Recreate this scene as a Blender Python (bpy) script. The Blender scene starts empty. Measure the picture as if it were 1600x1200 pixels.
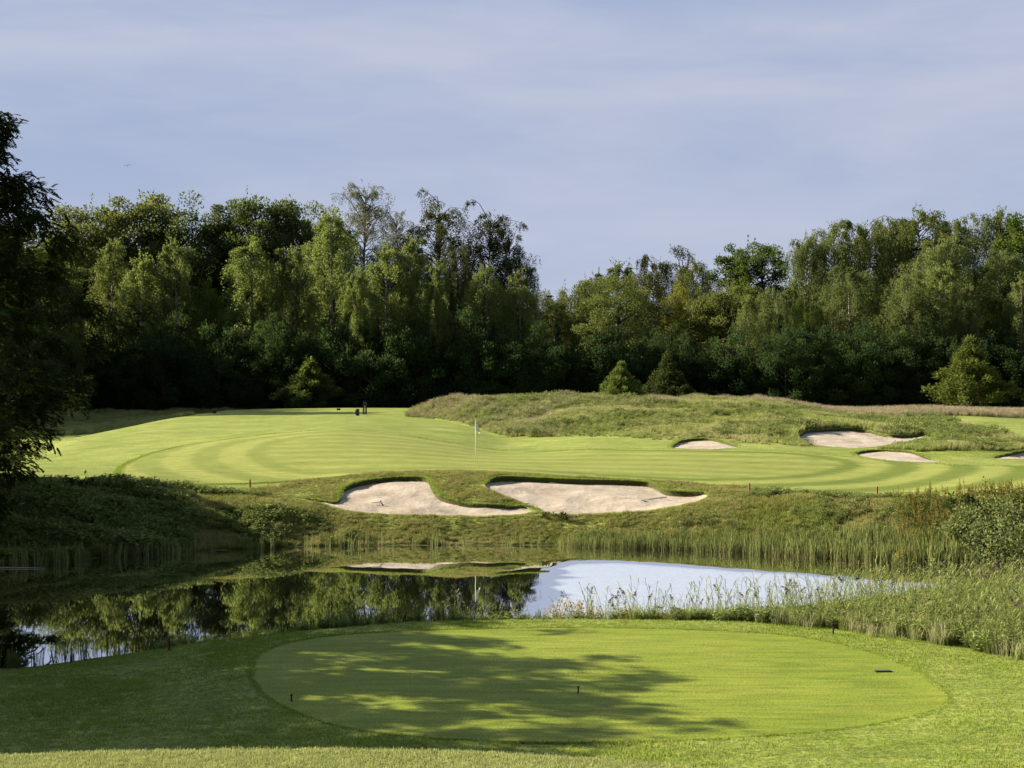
import bpy, math, random
import numpy as np
from mathutils import Vector
from mathutils.geometry import delaunay_2d_cdt

PI = math.pi
R_ = math.radians
SC = bpy.context.scene
COL = SC.collection
F = 2311.0            # focal length in photograph pixels (1600 wide)
EYE = 6.5             # eye height above the pond
SUN_EL, SUN_AZ = R_(27), R_(14)      # sun to the left, a little beyond the view's side axis

# ------------------------------------------------------------------ helpers
def pch(xk, yk, x):
    """monotone cubic through (xk, yk); yk may carry trailing axes"""
    xk = np.asarray(xk, float); yk = np.asarray(yk, float)
    x = np.clip(np.asarray(x, float), xk[0], xk[-1])
    if len(xk) == 1:
        return np.broadcast_to(yk[0], x.shape).copy()
    h = np.diff(xk); d = np.diff(yk) / h
    m = np.empty_like(yk); m[0] = d[0]; m[-1] = d[-1]
    if len(xk) > 2:
        a, b = d[:-1], d[1:]
        with np.errstate(divide='ignore', invalid='ignore'):
            hm = np.where(a * b > 0, 2 * a * b / (a + b), 0)
        m[1:-1] = np.nan_to_num(hm)
    i = np.clip(np.searchsorted(xk, x, side='right') - 1, 0, len(h) - 1)
    t = (x - xk[i]) / h[i]
    return ((2*t**3-3*t**2+1)*yk[i] + (t**3-2*t**2+t)*h[i]*m[i] + (-2*t**3+3*t**2)*yk[i+1] + (t**3-t**2)*h[i]*m[i+1])

def sstep(t):
    t = np.clip(t, 0, 1)
    return t*t*(3-2*t)

def zp(Y, y):
    return EYE - (y-600.0)/F*Y

_g = np.random.default_rng(5)
_NG = _g.random((64, 64))
def vnoise(x, y):
    """smooth value noise 0..1"""
    x = np.asarray(x, float); y = np.asarray(y, float)
    xi = np.floor(x).astype(int); yi = np.floor(y).astype(int)
    fx = sstep(x-xi); fy = sstep(y-yi)
    a = _NG[xi % 64, yi % 64]; b = _NG[(xi+1) % 64, yi % 64]
    c = _NG[xi % 64, (yi+1) % 64]; d = _NG[(xi+1) % 64, (yi+1) % 64]
    return (a*(1-fx)+b*fx)*(1-fy) + (c*(1-fx)+d*fx)*fy

def norm(v):
    return v/np.maximum(np.linalg.norm(v, axis=-1, keepdims=True), 1e-9)

class MB:
    """collects vertices and faces for ONE mesh"""
    def __init__(s):
        s.v = []; s.f3 = []; s.f4 = []; s.a = []; s.n = 0; s.m4 = []; s.m3 = []
    def add(s, v, quads=None, tris=None, attr=0.0, mat=0):
        v = np.asarray(v, np.float32).reshape(-1, 3)
        s.v.append(v); s.a.append(np.broadcast_to(np.asarray(attr, np.float32), (len(v),)))
        if quads is not None and len(quads):
            s.f4.append(np.asarray(quads, np.int32)+s.n); s.m4.append(np.full(len(quads), mat, np.int32))
        if tris is not None and len(tris):
            s.f3.append(np.asarray(tris, np.int32)+s.n); s.m3.append(np.full(len(tris), mat, np.int32))
        s.n += len(v)
    def cards(s, C, A, N, L, W, attr=0.0, mat=0):
        """leaf-shaped quads: base C, axis A, length L, width W"""
        n = len(C)
        A = norm(A); B = norm(np.cross(A, N)); L = np.broadcast_to(np.asarray(L, float), (n,))[:, None]; W = np.broadcast_to(np.asarray(W, float), (n,))[:, None]
        v = np.stack([C, C+A*L*.45+B*W*.5, C+A*L, C+A*L*.45-B*W*.5], 1).reshape(-1, 3)
        q = np.arange(n*4).reshape(-1, 4)
        s.add(v, quads=q, attr=np.repeat(np.broadcast_to(np.asarray(attr, float), (n,)), 4), mat=mat)
    def tube(s, P, r, n=6, attr=0.0, mat=0, cap=True):
        P = np.asarray(P, float); k = len(P); r = np.broadcast_to(np.asarray(r, float), (k,))
        T = norm(np.gradient(P, axis=0))
        up = np.where(np.abs(T[:, 2:3]) > .9, np.array([[1., 0, 0]]), np.array([[0., 0, 1]]))
        B = norm(np.cross(T, up)); Cc = np.cross(B, T)
        a = np.linspace(0, 2*PI, n, endpoint=False)
        v = P[:, None]+r[:, None, None]*(np.cos(a)[None, :, None]*B[:, None]+np.sin(a)[None, :, None]*Cc[:, None])
        q = [[i*n+j, i*n+(j+1) % n, (i+1)*n+(j+1) % n, (i+1)*n+j] for i in range(k-1) for j in range(n)]
        v = v.reshape(-1, 3); t = None
        if cap:
            v = np.vstack([v, P[:1], P[-1:]]); t = []
            for j in range(n):
                t.append([k*n, (j+1) % n, j]); t.append([k*n+1, (k-1)*n+j, (k-1)*n+(j+1) % n])
        s.add(v, quads=q, tris=t, attr=attr, mat=mat)
    def box(s, c, d, mat=0, bev=.0):
        x, y, z = c; a, b, h = d[0]/2, d[1]/2, d[2]/2
        e = bev
        P = []
        for zz, ii in ((-h, e), (-h+e, 0), (h-e, 0), (h, e)):
            for sx, sy in ((-1, -1), (1, -1), (1, 1), (-1, 1)):
                P.append((x+sx*(a-ii), y+sy*(b-ii), z+zz))
        q = [[3, 2, 1, 0], [12, 13, 14, 15]]
        for l in range(3):
            for j in range(4):
                q.append([l*4+j, l*4+(j+1) % 4, (l+1)*4+(j+1) % 4, (l+1)*4+j])
        s.add(P, quads=q, mat=mat)
    def blades(s, base, H, lean, W, rng, bend=.5, mat=0):
        """grass blades: base points, height, horizontal lean vector"""
        n = len(base); H = np.asarray(H, float)[:, None]; W = np.broadcast_to(np.asarray(W, float), (n,))[:, None]
        th = rng.uniform(0, 2*PI, n)
        side = np.stack([np.cos(th), np.sin(th), np.zeros(n)], 1)
        up = np.array([[0, 0, 1.]])
        p1 = base+up*H*.55+lean*H*.25*bend; p2 = base+up*H*.88+lean*H*.62; p3 = base+up*H*(1-.25*bend)+lean*H*1.05
        v = np.stack([base-side*W*.5, base+side*W*.5, p1+side*W*.45, p1-side*W*.45, p2+side*W*.3, p2-side*W*.3, p3], 1).reshape(-1, 3)
        k = np.arange(n)[:, None]*7
        q = np.concatenate([k+np.array([[0, 1, 2, 3]]), k+np.array([[3, 2, 4, 5]])])
        t = k+np.array([[5, 4, 6]])
        s.add(v, quads=q, tris=t, attr=np.tile([0, 0, .5, .5, .85, .85, 1.], n), mat=mat)
    def mesh(s, name, mats, attr_name='v', smooth=False):
        me = bpy.data.meshes.new(name)
        v = np.concatenate(s.v); a = np.concatenate(s.a)
        f4 = np.concatenate(s.f4) if s.f4 else np.zeros((0, 4), np.int32)
        f3 = np.concatenate(s.f3) if s.f3 else np.zeros((0, 3), np.int32)
        me.vertices.add(len(v)); me.vertices.foreach_set('co', v.ravel())
        nl = f4.size+f3.size
        me.loops.add(nl); me.loops.foreach_set('vertex_index', np.concatenate([f4.ravel(), f3.ravel()]).astype(np.int32))
        npoly = len(f4)+len(f3)
        me.polygons.add(npoly)
        st = np.concatenate([np.arange(len(f4))*4, f4.size+np.arange(len(f3))*3]).astype(np.int32)
        me.polygons.foreach_set('loop_start', st)
        mi = np.concatenate((s.m4 or [np.zeros(0, np.int32)])+(s.m3 or [np.zeros(0, np.int32)])).astype(np.int32)
        for m in (mats if isinstance(mats, (list, tuple)) else [mats]):
            me.materials.append(m)
        me.polygons.foreach_set('material_index', mi)
        me.polygons.foreach_set('use_smooth', np.full(npoly, smooth))
        me.update(calc_edges=True); me.validate()
        at = me.attributes.new(attr_name, 'FLOAT', 'POINT')
        if len(at.data) == len(a):
            at.data.foreach_set('value', a.astype(np.float32))
        return me
    def obj(s, name, mats, parent=None, smooth=False, link=True):
        o = bpy.data.objects.new(name, s.mesh(name, mats, smooth=smooth))
        if link: COL.objects.link(o)
        if parent: o.parent = parent
        return o

def tag(o, label=None, cat=None, group=None, kind=None):
    if label: o['label'] = label
    if cat: o['category'] = cat
    if group: o['group'] = group
    if kind: o['kind'] = kind
    return o

def empty(name, loc, label, cat, group=None, rz=0):
    o = bpy.data.objects.new(name, None); COL.objects.link(o)
    o.location = loc; o.rotation_euler = (0, 0, rz); o.empty_display_size = .3
    return tag(o, label, cat, group)

# ------------------------------------------------------------------ materials
def nodes(name):
    m = bpy.data.materials.new(name); m.use_nodes = True
    nt = m.node_tree; nt.nodes.clear()
    return m, nt, nt.nodes, nt.links

def N(nt, t, **kw):
    n = nt.nodes.new(t)
    for k, v in kw.items():
        if k.startswith('i_'):
            key = k[2:]
            n.inputs[int(key) if key.isdigit() else key.replace('_', ' ')].default_value = v
        else:
            setattr(n, k, v)
    return n

def ramp(nt, fac, stops):
    r = nt.nodes.new('ShaderNodeValToRGB')
    while len(r.color_ramp.elements) < len(stops): r.color_ramp.elements.new(.5)
    for e, (p, c) in zip(r.color_ramp.elements, stops):
        e.position = p; e.color = (*c, 1) if len(c) == 3 else c
    nt.links.new(fac, r.inputs[0])
    return r.outputs[0]

def mixc(nt, fac, a, b, bt='MIX'):
    m = nt.nodes.new('ShaderNodeMix'); m.data_type = 'RGBA'; m.blend_type = bt
    for val, s in ((fac, m.inputs[0]), (a, m.inputs[6]), (b, m.inputs[7])):
        if isinstance(val, bpy.types.NodeSocket): nt.links.new(val, s)
        elif isinstance(val, (int, float)): s.default_value = val
        else: s.default_value = (*val, 1)
    return m.outputs[2]

def math_(nt, op, a, b=None, clamp=False):
    m = nt.nodes.new('ShaderNodeMath'); m.operation = op; m.use_clamp = clamp
    for val, s in ((a, m.inputs[0]), (b, m.inputs[1])):
        if val is None: continue
        if isinstance(val, bpy.types.NodeSocket): nt.links.new(val, s)
        else: s.default_value = val
    return m.outputs[0]

def noise(nt, scale, detail=4, rough=.6, stretch=None, coord='Object'):
    tc = N(nt, 'ShaderNodeTexCoord')
    src = tc.outputs[coord]
    if stretch:
        mp = N(nt, 'ShaderNodeMapping'); mp.inputs['Scale'].default_value = stretch
        nt.links.new(src, mp.inputs[0]); src = mp.outputs[0]
    n = N(nt, 'ShaderNodeTexNoise'); n.inputs['Scale'].default_value = scale; n.inputs['Detail'].default_value = detail; n.inputs['Roughness'].default_value = rough
    nt.links.new(src, n.inputs['Vector'])
    return n.outputs['Fac']

def attr(nt, name, typ='GEOMETRY'):
    a = N(nt, 'ShaderNodeAttribute'); a.attribute_name = name; a.attribute_type = typ
    return a

def simple(name, col, rough=.6, metal=0., var=.15, scale=8.):
    m, nt, nn, ln = nodes(name)
    o = N(nt, 'ShaderNodeOutputMaterial'); b = N(nt, 'ShaderNodeBsdfPrincipled')
    n = noise(nt, scale)
    c = ramp(nt, n, [(.25, [x*(1-var) for x in col]), (.75, [min(1, x*(1+var)) for x in col])])
    ln.new(c, b.inputs['Base Color']); b.inputs['Roughness'].default_value = rough; b.inputs['Metallic'].default_value = metal
    ln.new(b.outputs[0], o.inputs[0])
    return m

def gr(c):
    return (c[0]*1.0, c[1]*1.07, c[2]*1.12)

def leaf_mat(name, trans=.35, use_obj=True, col=(.08, .1, .03), spread=.36, gloss=.0):
    """leaves: base colour from the object's own colour, varied leaf by leaf"""
    m, nt, nn, ln = nodes(name)
    o = N(nt, 'ShaderNodeOutputMaterial')
    if use_obj:
        oi = N(nt, 'ShaderNodeObjectInfo'); base = oi.outputs['Color']
    else:
        rgb = N(nt, 'ShaderNodeRGB'); rgb.outputs[0].default_value = (*col, 1); base = rgb.outputs[0]
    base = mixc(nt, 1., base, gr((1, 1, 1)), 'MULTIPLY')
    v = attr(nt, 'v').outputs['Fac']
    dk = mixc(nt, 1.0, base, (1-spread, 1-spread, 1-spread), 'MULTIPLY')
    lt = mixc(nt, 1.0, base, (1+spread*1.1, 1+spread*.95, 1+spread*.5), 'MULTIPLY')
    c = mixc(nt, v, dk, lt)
    d = N(nt, 'ShaderNodeBsdfDiffuse'); t = N(nt, 'ShaderNodeBsdfTranslucent'); g = N(nt, 'ShaderNodeBsdfGlossy')
    g.inputs['Roughness'].default_value = .45; g.inputs['Color'].default_value = (.6, .65, .6, 1)
    ln.new(c, d.inputs[0])
    tc = mixc(nt, 1.0, c, (1.1, 1.15, .6), 'MULTIPLY'); ln.new(tc, t.inputs[0])
    x = N(nt, 'ShaderNodeMixShader'); x.inputs[0].default_value = trans
    ln.new(d.outputs[0], x.inputs[1]); ln.new(t.outputs[0], x.inputs[2])
    y = N(nt, 'ShaderNodeMixShader'); y.inputs[0].default_value = gloss
    ln.new(x.outputs[0], y.inputs[1]); ln.new(g.outputs[0], y.inputs[2])
    ln.new(y.outputs[0], o.inputs[0])
    return m

def grass_mat(name, base, tip, base2=None, tip2=None, trans=.3, mid=.35):
    """blades: attribute v runs base to tip, instance tint mixes two plant colours"""
    m, nt, nn, ln = nodes(name)
    o = N(nt, 'ShaderNodeOutputMaterial')
    base, tip, base2, tip2 = [gr(q) if q else None for q in (base, tip, base2, tip2)]
    v = attr(nt, 'v').outputs['Fac']; ti = attr(nt, 'tint', 'INSTANCER').outputs['Fac']
    a = ramp(nt, v, [(0.0, base), (mid, [(p+q)/2 for p, q in zip(base, tip)]), (1., tip)])
    b = ramp(nt, v, [(0.0, base2 or base), (mid, [(p+q)/2 for p, q in zip(base2 or base, tip2 or tip)]), (1., tip2 or tip)])
    c = mixc(nt, ti, a, b)
    oi = N(nt, 'ShaderNodeObjectInfo')
    br = math_(nt, 'MULTIPLY_ADD', oi.outputs['Random'], .5); nt.nodes[-1].inputs[2].default_value = .75
    cb = N(nt, 'ShaderNodeVectorMath'); cb.operation = 'SCALE'; ln.new(c, cb.inputs[0]); ln.new(br, cb.inputs['Scale'])
    d = N(nt, 'ShaderNodeBsdfDiffuse'); t = N(nt, 'ShaderNodeBsdfTranslucent')
    ln.new(cb.outputs[0], d.inputs[0]); ln.new(cb.outputs[0], t.inputs[0])
    x = N(nt, 'ShaderNodeMixShader'); x.inputs[0].default_value = trans
    ln.new(d.outputs[0], x.inputs[1]); ln.new(t.outputs[0], x.inputs[2]); ln.new(x.outputs[0], o.inputs[0])
    return m

def turf_mat(name, a, b, c, bump=.03, bscale=26., patch=.25, stripe=None, brown=None):
    """mown or rough turf: fine streaky grain, broad patches, optional mown bands from attribute v"""
    a, b, c = gr(a), gr(b), gr(c)
    m, nt, nn, ln = nodes(name)
    o = N(nt, 'ShaderNodeOutputMaterial'); p = N(nt, 'ShaderNodeBsdfPrincipled'); p.inputs['Roughness'].default_value = .75
    p.inputs['Specular IOR Level'].default_value = .15
    fine = noise(nt, bscale, 5, .7, (1, 1, 1)); med = noise(nt, 1.1, 5, .62, (.6, 1.2, 1)); big = noise(nt, patch, 4, .55)
    c1 = ramp(nt, med, [(.36, a), (.5, b), (.64, c)])
    c2 = mixc(nt, .45, c1, ramp(nt, big, [(.32, a), (.68, c)]))
    fr = ramp(nt, fine, [(.36, (.5, .54, .46)), (.5, (1, 1, 1)), (.64, (1.42, 1.38, 1.25))])
    c3 = mixc(nt, 1., c2, fr, 'MULTIPLY')
    if brown:
        bm = ramp(nt, noise(nt, .45, 5, .65), [(.55, (0, 0, 0)), (.72, (1, 1, 1))])
        c3 = mixc(nt, math_(nt, 'MULTIPLY', bm, .5), c3, brown)
    stk = noise(nt, 2.4, 4, .6, (.35, 2.2, 1))
    c3 = mixc(nt, 1., c3, ramp(nt, stk, [(.36, (.78, .8, .72)), (.5, (1, 1, 1)), (.64, (1.2, 1.17, 1.12))]), 'MULTIPLY')
    v = attr(nt, 'v').outputs['Fac']
    if stripe:
        c3 = mixc(nt, v, c3, mixc(nt, 1., c3, stripe, 'MULTIPLY'))
    else:
        c3 = mixc(nt, v, c3, (.045, .05, .018))       # earth and thatch under tall growth
    ln.new(c3, p.inputs['Base Color'])
    bp = N(nt, 'ShaderNodeBump'); bp.inputs['Strength'].default_value = .9; bp.inputs['Distance'].default_value = bump
    mm = math_(nt, 'ADD', fine, math_(nt, 'MULTIPLY', med, 1.2)); ln.new(mm, bp.inputs['Height']); ln.new(bp.outputs[0], p.inputs['Normal'])
    ln.new(p.outputs[0], o.inputs[0])
    return m

M_GROUND = turf_mat('rough turf', (.13, .185, .022), (.205, .255, .038), (.31, .335, .085), .04, 11., brown=(.27, .245, .085))
M_GREEN = turf_mat('putting turf', (.222, .255, .046), (.248, .276, .055), (.28, .3, .07), .004, 30., stripe=(.5, .6, .32))
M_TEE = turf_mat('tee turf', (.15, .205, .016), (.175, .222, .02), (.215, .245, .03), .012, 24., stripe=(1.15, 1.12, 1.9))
M_LEAF = leaf_mat('tree leaves', .5)
M_NEARLEAF = leaf_mat('ash leaves', .3)
M_BARK = simple('dark bark', (.05, .042, .032), .9, var=.4, scale=3)
M_BIRCHBARK = simple('birch bark', (.27, .26, .23), .8, var=.45, scale=2.2)

def sand_mat():
    m, nt, nn, ln = nodes('bunker sand')
    o = N(nt, 'ShaderNodeOutputMaterial'); p = N(nt, 'ShaderNodeBsdfPrincipled'); p.inputs['Roughness'].default_value = .95
    n1 = noise(nt, .9, 5, .6); n2 = noise(nt, 30, 3, .7)
    c = ramp(nt, n1, [(.36, (.34, .305, .225)), (.5, (.405, .37, .28)), (.64, (.48, .445, .35))])
    c = mixc(nt, .25, c, ramp(nt, n2, [(.3, (.27, .235, .18)), (.7, (.5, .465, .39))]))
    dm = ramp(nt, noise(nt, .55, 4, .7, (1, 1.6, 1)), [(.5, (1, 1, 1)), (.66, (.84, .8, .74))])
    c = mixc(nt, 1., c, dm, 'MULTIPLY')
    ln.new(c, p.inputs['Base Color'])
    rk = noise(nt, 3.2, 3, .6, (.35, 1.6, 1))
    h = math_(nt, 'ADD', math_(nt, 'MULTIPLY', rk, .5), math_(nt, 'ADD', math_(nt, 'MULTIPLY', n1, 2.2), math_(nt, 'MULTIPLY', n2, .3)))
    bp = N(nt, 'ShaderNodeBump'); bp.inputs['Strength'].default_value = .85; bp.inputs['Distance'].default_value = .075
    ln.new(h, bp.inputs['Height']); ln.new(bp.outputs[0], p.inputs['Normal'])
    ln.new(p.outputs[0], o.inputs[0])
    return m
M_SAND = sand_mat()

def water_mat():
    m, nt, nn, ln = nodes('pond water')
    o = N(nt, 'ShaderNodeOutputMaterial'); p = N(nt, 'ShaderNodeBsdfPrincipled')
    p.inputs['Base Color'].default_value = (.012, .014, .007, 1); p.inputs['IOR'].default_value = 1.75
    p.inputs['Specular IOR Level'].default_value = .5
    p.inputs['Roughness'].default_value = .015
    v = attr(nt, 'v').outputs['Fac']          # breeze mask: 0 calm, 1 ruffled and brightened
    a = noise(nt, 2.2, 3, .5, (1., 2.6, 1)); b = noise(nt, 7., 3, .55, (1., 2., 1))
    calm = math_(nt, 'MULTIPLY', a, .5)
    h = math_(nt, 'ADD', math_(nt, 'MULTIPLY', a, math_(nt, 'MULTIPLY_ADD', v, .8)), math_(nt, 'MULTIPLY', b, v))
    hh = math_(nt, 'MULTIPLY', h, math_(nt, 'ADD', math_(nt, 'MULTIPLY', v, .95), .035))
    bp = N(nt, 'ShaderNodeBump'); bp.inputs['Strength'].default_value = 1.0; bp.inputs['Distance'].default_value = .0055
    ln.new(hh, bp.inputs['Height'])
    # normals leaned viewerward so the patch mirrors brighter sky, like wavelets' near faces
    cx = N(nt, 'ShaderNodeCombineXYZ'); ln.new(math_(nt, 'MULTIPLY', v, -.112), cx.inputs[1])
    vm = N(nt, 'ShaderNodeVectorMath'); vm.operation = 'ADD'; ln.new(bp.outputs[0], vm.inputs[0]); ln.new(cx.outputs[0], vm.inputs[1])
    vn = N(nt, 'ShaderNodeVectorMath'); vn.operation = 'NORMALIZE'; ln.new(vm.outputs[0], vn.inputs[0]); bp = vn
    ln.new(bp.outputs[0], p.inputs['Normal'])
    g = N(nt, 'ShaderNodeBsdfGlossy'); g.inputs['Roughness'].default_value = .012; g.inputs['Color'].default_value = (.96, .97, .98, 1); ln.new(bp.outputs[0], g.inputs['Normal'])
    x = N(nt, 'ShaderNodeMixShader'); x.inputs[0].default_value = .8  # mirror layer added to brighten reflections beyond plain water
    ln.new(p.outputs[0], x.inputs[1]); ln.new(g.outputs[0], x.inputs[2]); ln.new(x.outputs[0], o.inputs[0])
    return m
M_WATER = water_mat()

# ------------------------------------------------------------------ terrain
# feature lines across the view, each a list of (bearing in photo pixels, distance, height)
def edge_row():
    return [(u, 1.76*F/(y-600), 4.74) for u, y in ((-300, 1206), (0, 1191), (250, 1181), (500, 1178), (700, 1181), (900, 1192), (1000, 1201), (1300, 1245), (1600, 1300), (2500, 1420))]
def Zr(lst):
    return [(u, Y, zp(Y, z[0]) if isinstance(z, tuple) else z) for u, Y, z in lst]
ROWS = []
ROWS.append([(0, -20, 4.85)])
ROWS.append(edge_row())
ROWS.append([(u, Y+1.1, 4.3) for u, Y, z in edge_row()])
ROWS.append([(0, 18, .8), (1600, 18, .9)])
ROWS.append([(-300, 23.5, .42), (0, 23.5, .5), (500, 23.5, .64), (1600, 23.5, .7)])
ROWS.append([(-300, 30, .2), (0, 32, .2), (150, 33, .25), (330, 34.8, .42), (500, 35.7, .55), (700, 36.5, .64), (900, 36.6, .66), (1100, 36.2, .66), (1250, 35.2, .64), (1400, 33.6, .62), (1600, 30.6, .58), (1900, 28, .5)])
SHN = [(-700, 44), (-250, 42), (-70, 35), (0, 34), (200, 35.8), (400, 37), (600, 37.8), (900, 38.3), (1100, 39), (1250, 40.5), (1400, 43), (1600, 46), (1900, 49), (2400, 50.5)]
SHF = [(-700, 47), (-300, 50), (0, 53), (150, 55.3), (350, 58), (520, 59.3), (800, 59.6), (1000, 58.8), (1250, 56), (1500, 52.9), (1600, 52.2), (1900, 52.2), (2400, 53)]
def shore(lst, u): return pch([a for a, b in lst], [b for a, b in lst], u)
US = [-700, -300, 0, 200, 400, 600, 800, 1000, 1200, 1400, 1600, 1900, 2400]
ROWS.append([(u, Y, -.02) for u, Y in SHN])
ROWS.append([(u, float(shore(SHN, u)*.65+shore(SHF, u)*.35), -.6) for u in US])
ROWS.append([(u, float(shore(SHN, u)*.35+shore(SHF, u)*.65), -.6) for u in US])
ROWS.append([(u, Y, -.02) for u, Y in SHF])
ROWS.append(Zr([(-700, 55, 2.), (-300, 57, 2.), (0, 60, (782,)), (150, 61.5, (780,)), (300, 62.5, (783,)), (450, 62.5, (790,)), (560, 62.3, 1.05), (700, 62.2, 1.), (850, 62.3, 1.05), (1000, 62.2, 1.2), (1100, 62, 1.45), (1200, 62, 1.7), (1400, 59, 1.75), (1600, 56.5, 1.9), (1900, 56, 2.)]))
ROWS.append(Zr([(-700, 60, 2.3), (0, 65, (752,)), (150, 65.5, (752,)), (300, 66.5, (758,)), (450, 68, (753,)), (560, 69, (744,)), (700, 69.3, (738,)), (850, 69.3, (742,)), (1000, 68, (750,)), (1100, 66.8, (757,)), (1200, 65, (765,)), (1400, 62, (777,)), (1600, 60.5, (773,)), (1900, 60, 2.1)]))
ROWS.append(Zr([(-700, 66, 2.3), (0, 72, (731,)), (190, 74, (728,)), (300, 75, (722,)), (450, 76, (715,)), (600, 76, (715,)), (750, 76, (722.5,)), (900, 76, (725,)), (1050, 75, (728,)), (1200, 74, (735,)), (1400, 71, (748,)), (1600, 68, (752,)), (1900, 67, 2.1)]))
ROWS.append(Zr([(-700, 71, 2.2), (0, 84, (719,)), (150, 86, (705,)), (300, 90, (690,)), (450, 95, (675,)), (520, 95, (672,)), (600, 94, (677,)), (700, 90, (692,)), (800, 88, (705,)), (950, 86, (701,)), (1100, 85, (702,)), (1200, 84, (704,)), (1300, 82, (711,)), (1400, 79, (721,)), (1600, 77, (727,)), (1900, 76, 2.3)]))
ROWS.append(Zr([(-700, 76, 2.2), (-300, 82, 2.2), (0, 92, (714,)), (60, 96, (706,)), (100, 100, (690,)), (200, 115, (668,)), (280, 130, (652,)), (380, 150, (640.5,)), (560, 160, (637.5,)), (800, 160, 3.8), (1600, 160, 3.3)]))
ROWS.append([(-700, 95, 1.5), (0, 112, 1.2), (100, 120, 1.6), (200, 135, 2.2), (280, 150, 2.8), (380, 172, 3.2), (560, 182, 3.2), (800, 182, 3.2), (1600, 182, 3.)])
ROWS.append([(0, 185, 3.), (300, 188, 3.2), (800, 200, 3.1), (1600, 200, 3.)])
ROWS.append([(0, 260, 3.)]); ROWS.append([(0, 700, 4.)]); ROWS.append([(0, 4000, 8.)])
SUBD = [8, 10, 10, 8, 44, 14, 5, 6, 5, 30, 60, 30, 44, 190, 18, 14, 12, 8, 6]
K = len(ROWS)

def knots(u):
    u = np.asarray(u, float)
    Yk = np.stack([pch([r[0] for r in row], [r[1] for r in row], u) for row in ROWS], -1)
    Zk = np.stack([pch([r[0] for r in row], [r[2] for r in row], u) for row in ROWS], -1)
    h = np.diff(Yk, axis=-1); d = np.diff(Zk, axis=-1)/h
    m = np.zeros_like(Yk); m[..., 0] = d[..., 0]; m[..., -1] = d[..., -1]
    a, b = d[..., :-1], d[..., 1:]
    with np.errstate(divide='ignore', invalid='ignore'):
        m[..., 1:-1] = np.nan_to_num(np.where(a*b > 0, 2*a*b/(a+b), 0))
    return Yk, Zk, m

def herm(Y0, Y1, z0, z1, m0, m1, Y):
    h = Y1-Y0; t = (Y-Y0)/h
    return (2*t**3-3*t**2+1)*z0+(t**3-2*t**2+t)*h*m0+(-2*t**3+3*t**2)*z1+(t**3-t**2)*h*m1

MND_X = np.array([-60, -9.5, -8.2, -5.2, -1., 6, 12, 17, 20, 24, 28.5, 33, 38, 43, 52, 70.])
MND_H = np.array([0, 0, .5, 1.4, 1.7, 1.65, 1.45, 1.72, 1.65, 1.2, .6, .45, .75, .6, .6, .6])
MNF_X = np.array([-60, -8.5, -5, 0., 8, 12, 20, 30, 70])
MNF_Y = np.array([124, 124, 119, 102, 94, 88, 86, 86, 86.])
def mound(X, Y):
    h = pch(MND_X, MND_H, X); yf = pch(MNF_X, MNF_Y, X)
    b = h*np.where(Y < 130, sstep((Y-yf)/(130-yf))**.8, sstep((160-Y)/30))
    hum = .5*np.exp(-((X-26.6)/5.)**2-((Y-85.6)/2.4)**2)+.45*np.exp(-((X-36)/5)**2-((Y-90)/3.)**2)
    return b+hum, np.clip((b+.35*hum)/1.0, 0, 1)*(1-sstep((X-32)/4)*(Y < 129))

def ground_base(X, Y):
    X = np.asarray(X, float); Y = np.asarray(Y, float)
    u = 800+F*X/np.maximum(Y, 8)
    Yk, Zk, m = knots(u)
    Yc = np.clip(Y, Yk[..., 0]+1e-6, Yk[..., -1]-1e-6)
    i = np.clip((Yc[..., None] >= Yk).sum(-1)-1, 0, K-2)[..., None]
    g = lambda A, j: np.take_along_axis(A, j, -1)[..., 0]
    z = herm(g(Yk, i), g(Yk, i+1), g(Zk, i), g(Zk, i+1), g(m, i), g(m, i+1), Yc)
    b, w = mound(X, Y)
    z = z+b
    # small unevenness of unmown ground
    w2 = np.where((Y > 52) & (Y < 64), .6, 0)+w
    z = z+w2*(.22*(vnoise(X*.9, Y*.6)-.5)+.1*(vnoise(X*2.3+9, Y*1.7)-.5))
    return z

def hit(px, py, Y0=50., Y1=150., ground=None):
    """first point of the ground on the sight line through a photo pixel"""
    px = np.atleast_1d(np.asarray(px, float)); py = np.atleast_1d(np.asarray(py, float))
    Ys = np.linspace(Y0, Y1, 1600)
    out = []
    for a, b in zip(px, py):
        X = (a-800)/F*Ys; zl = zp(Ys, b); zg = (ground or ground_base)(X, Ys)
        k = np.nonzero(zg >= zl)[0]
        j = k[0] if len(k) else len(Ys)-1
        if j > 0:
            d0 = zl[j-1]-zg[j-1]; d1 = zl[j]-zg[j]; t = d0/(d0-d1) if d0 != d1 else 0
            Yh = Ys[j-1]+(Ys[j]-Ys[j-1])*np.clip(t, 0, 1)
        else:
            Yh = Ys[0]
        out.append(((a-800)/F*Yh, Yh))
    return np.array(out)

def smooth_loop(P, step):
    """closed Catmull-Rom through P, resampled about every step metres"""
    P = np.asarray(P, float); n = len(P); out = []
    for i in range(n):
        p0, p1, p2, p3 = P[i-1], P[i], P[(i+1) % n], P[(i+2) % n]
        k = max(2, int(np.linalg.norm(p2-p1)/step))
        t = np.linspace(0, 1, k, endpoint=False)[:, None]
        out.append(.5*((2*p1)+(-p0+p2)*t+(2*p0-5*p1+4*p2-p3)*t**2+(-p0+3*p1-3*p2+p3)*t**3))
    return np.concatenate(out)

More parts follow.
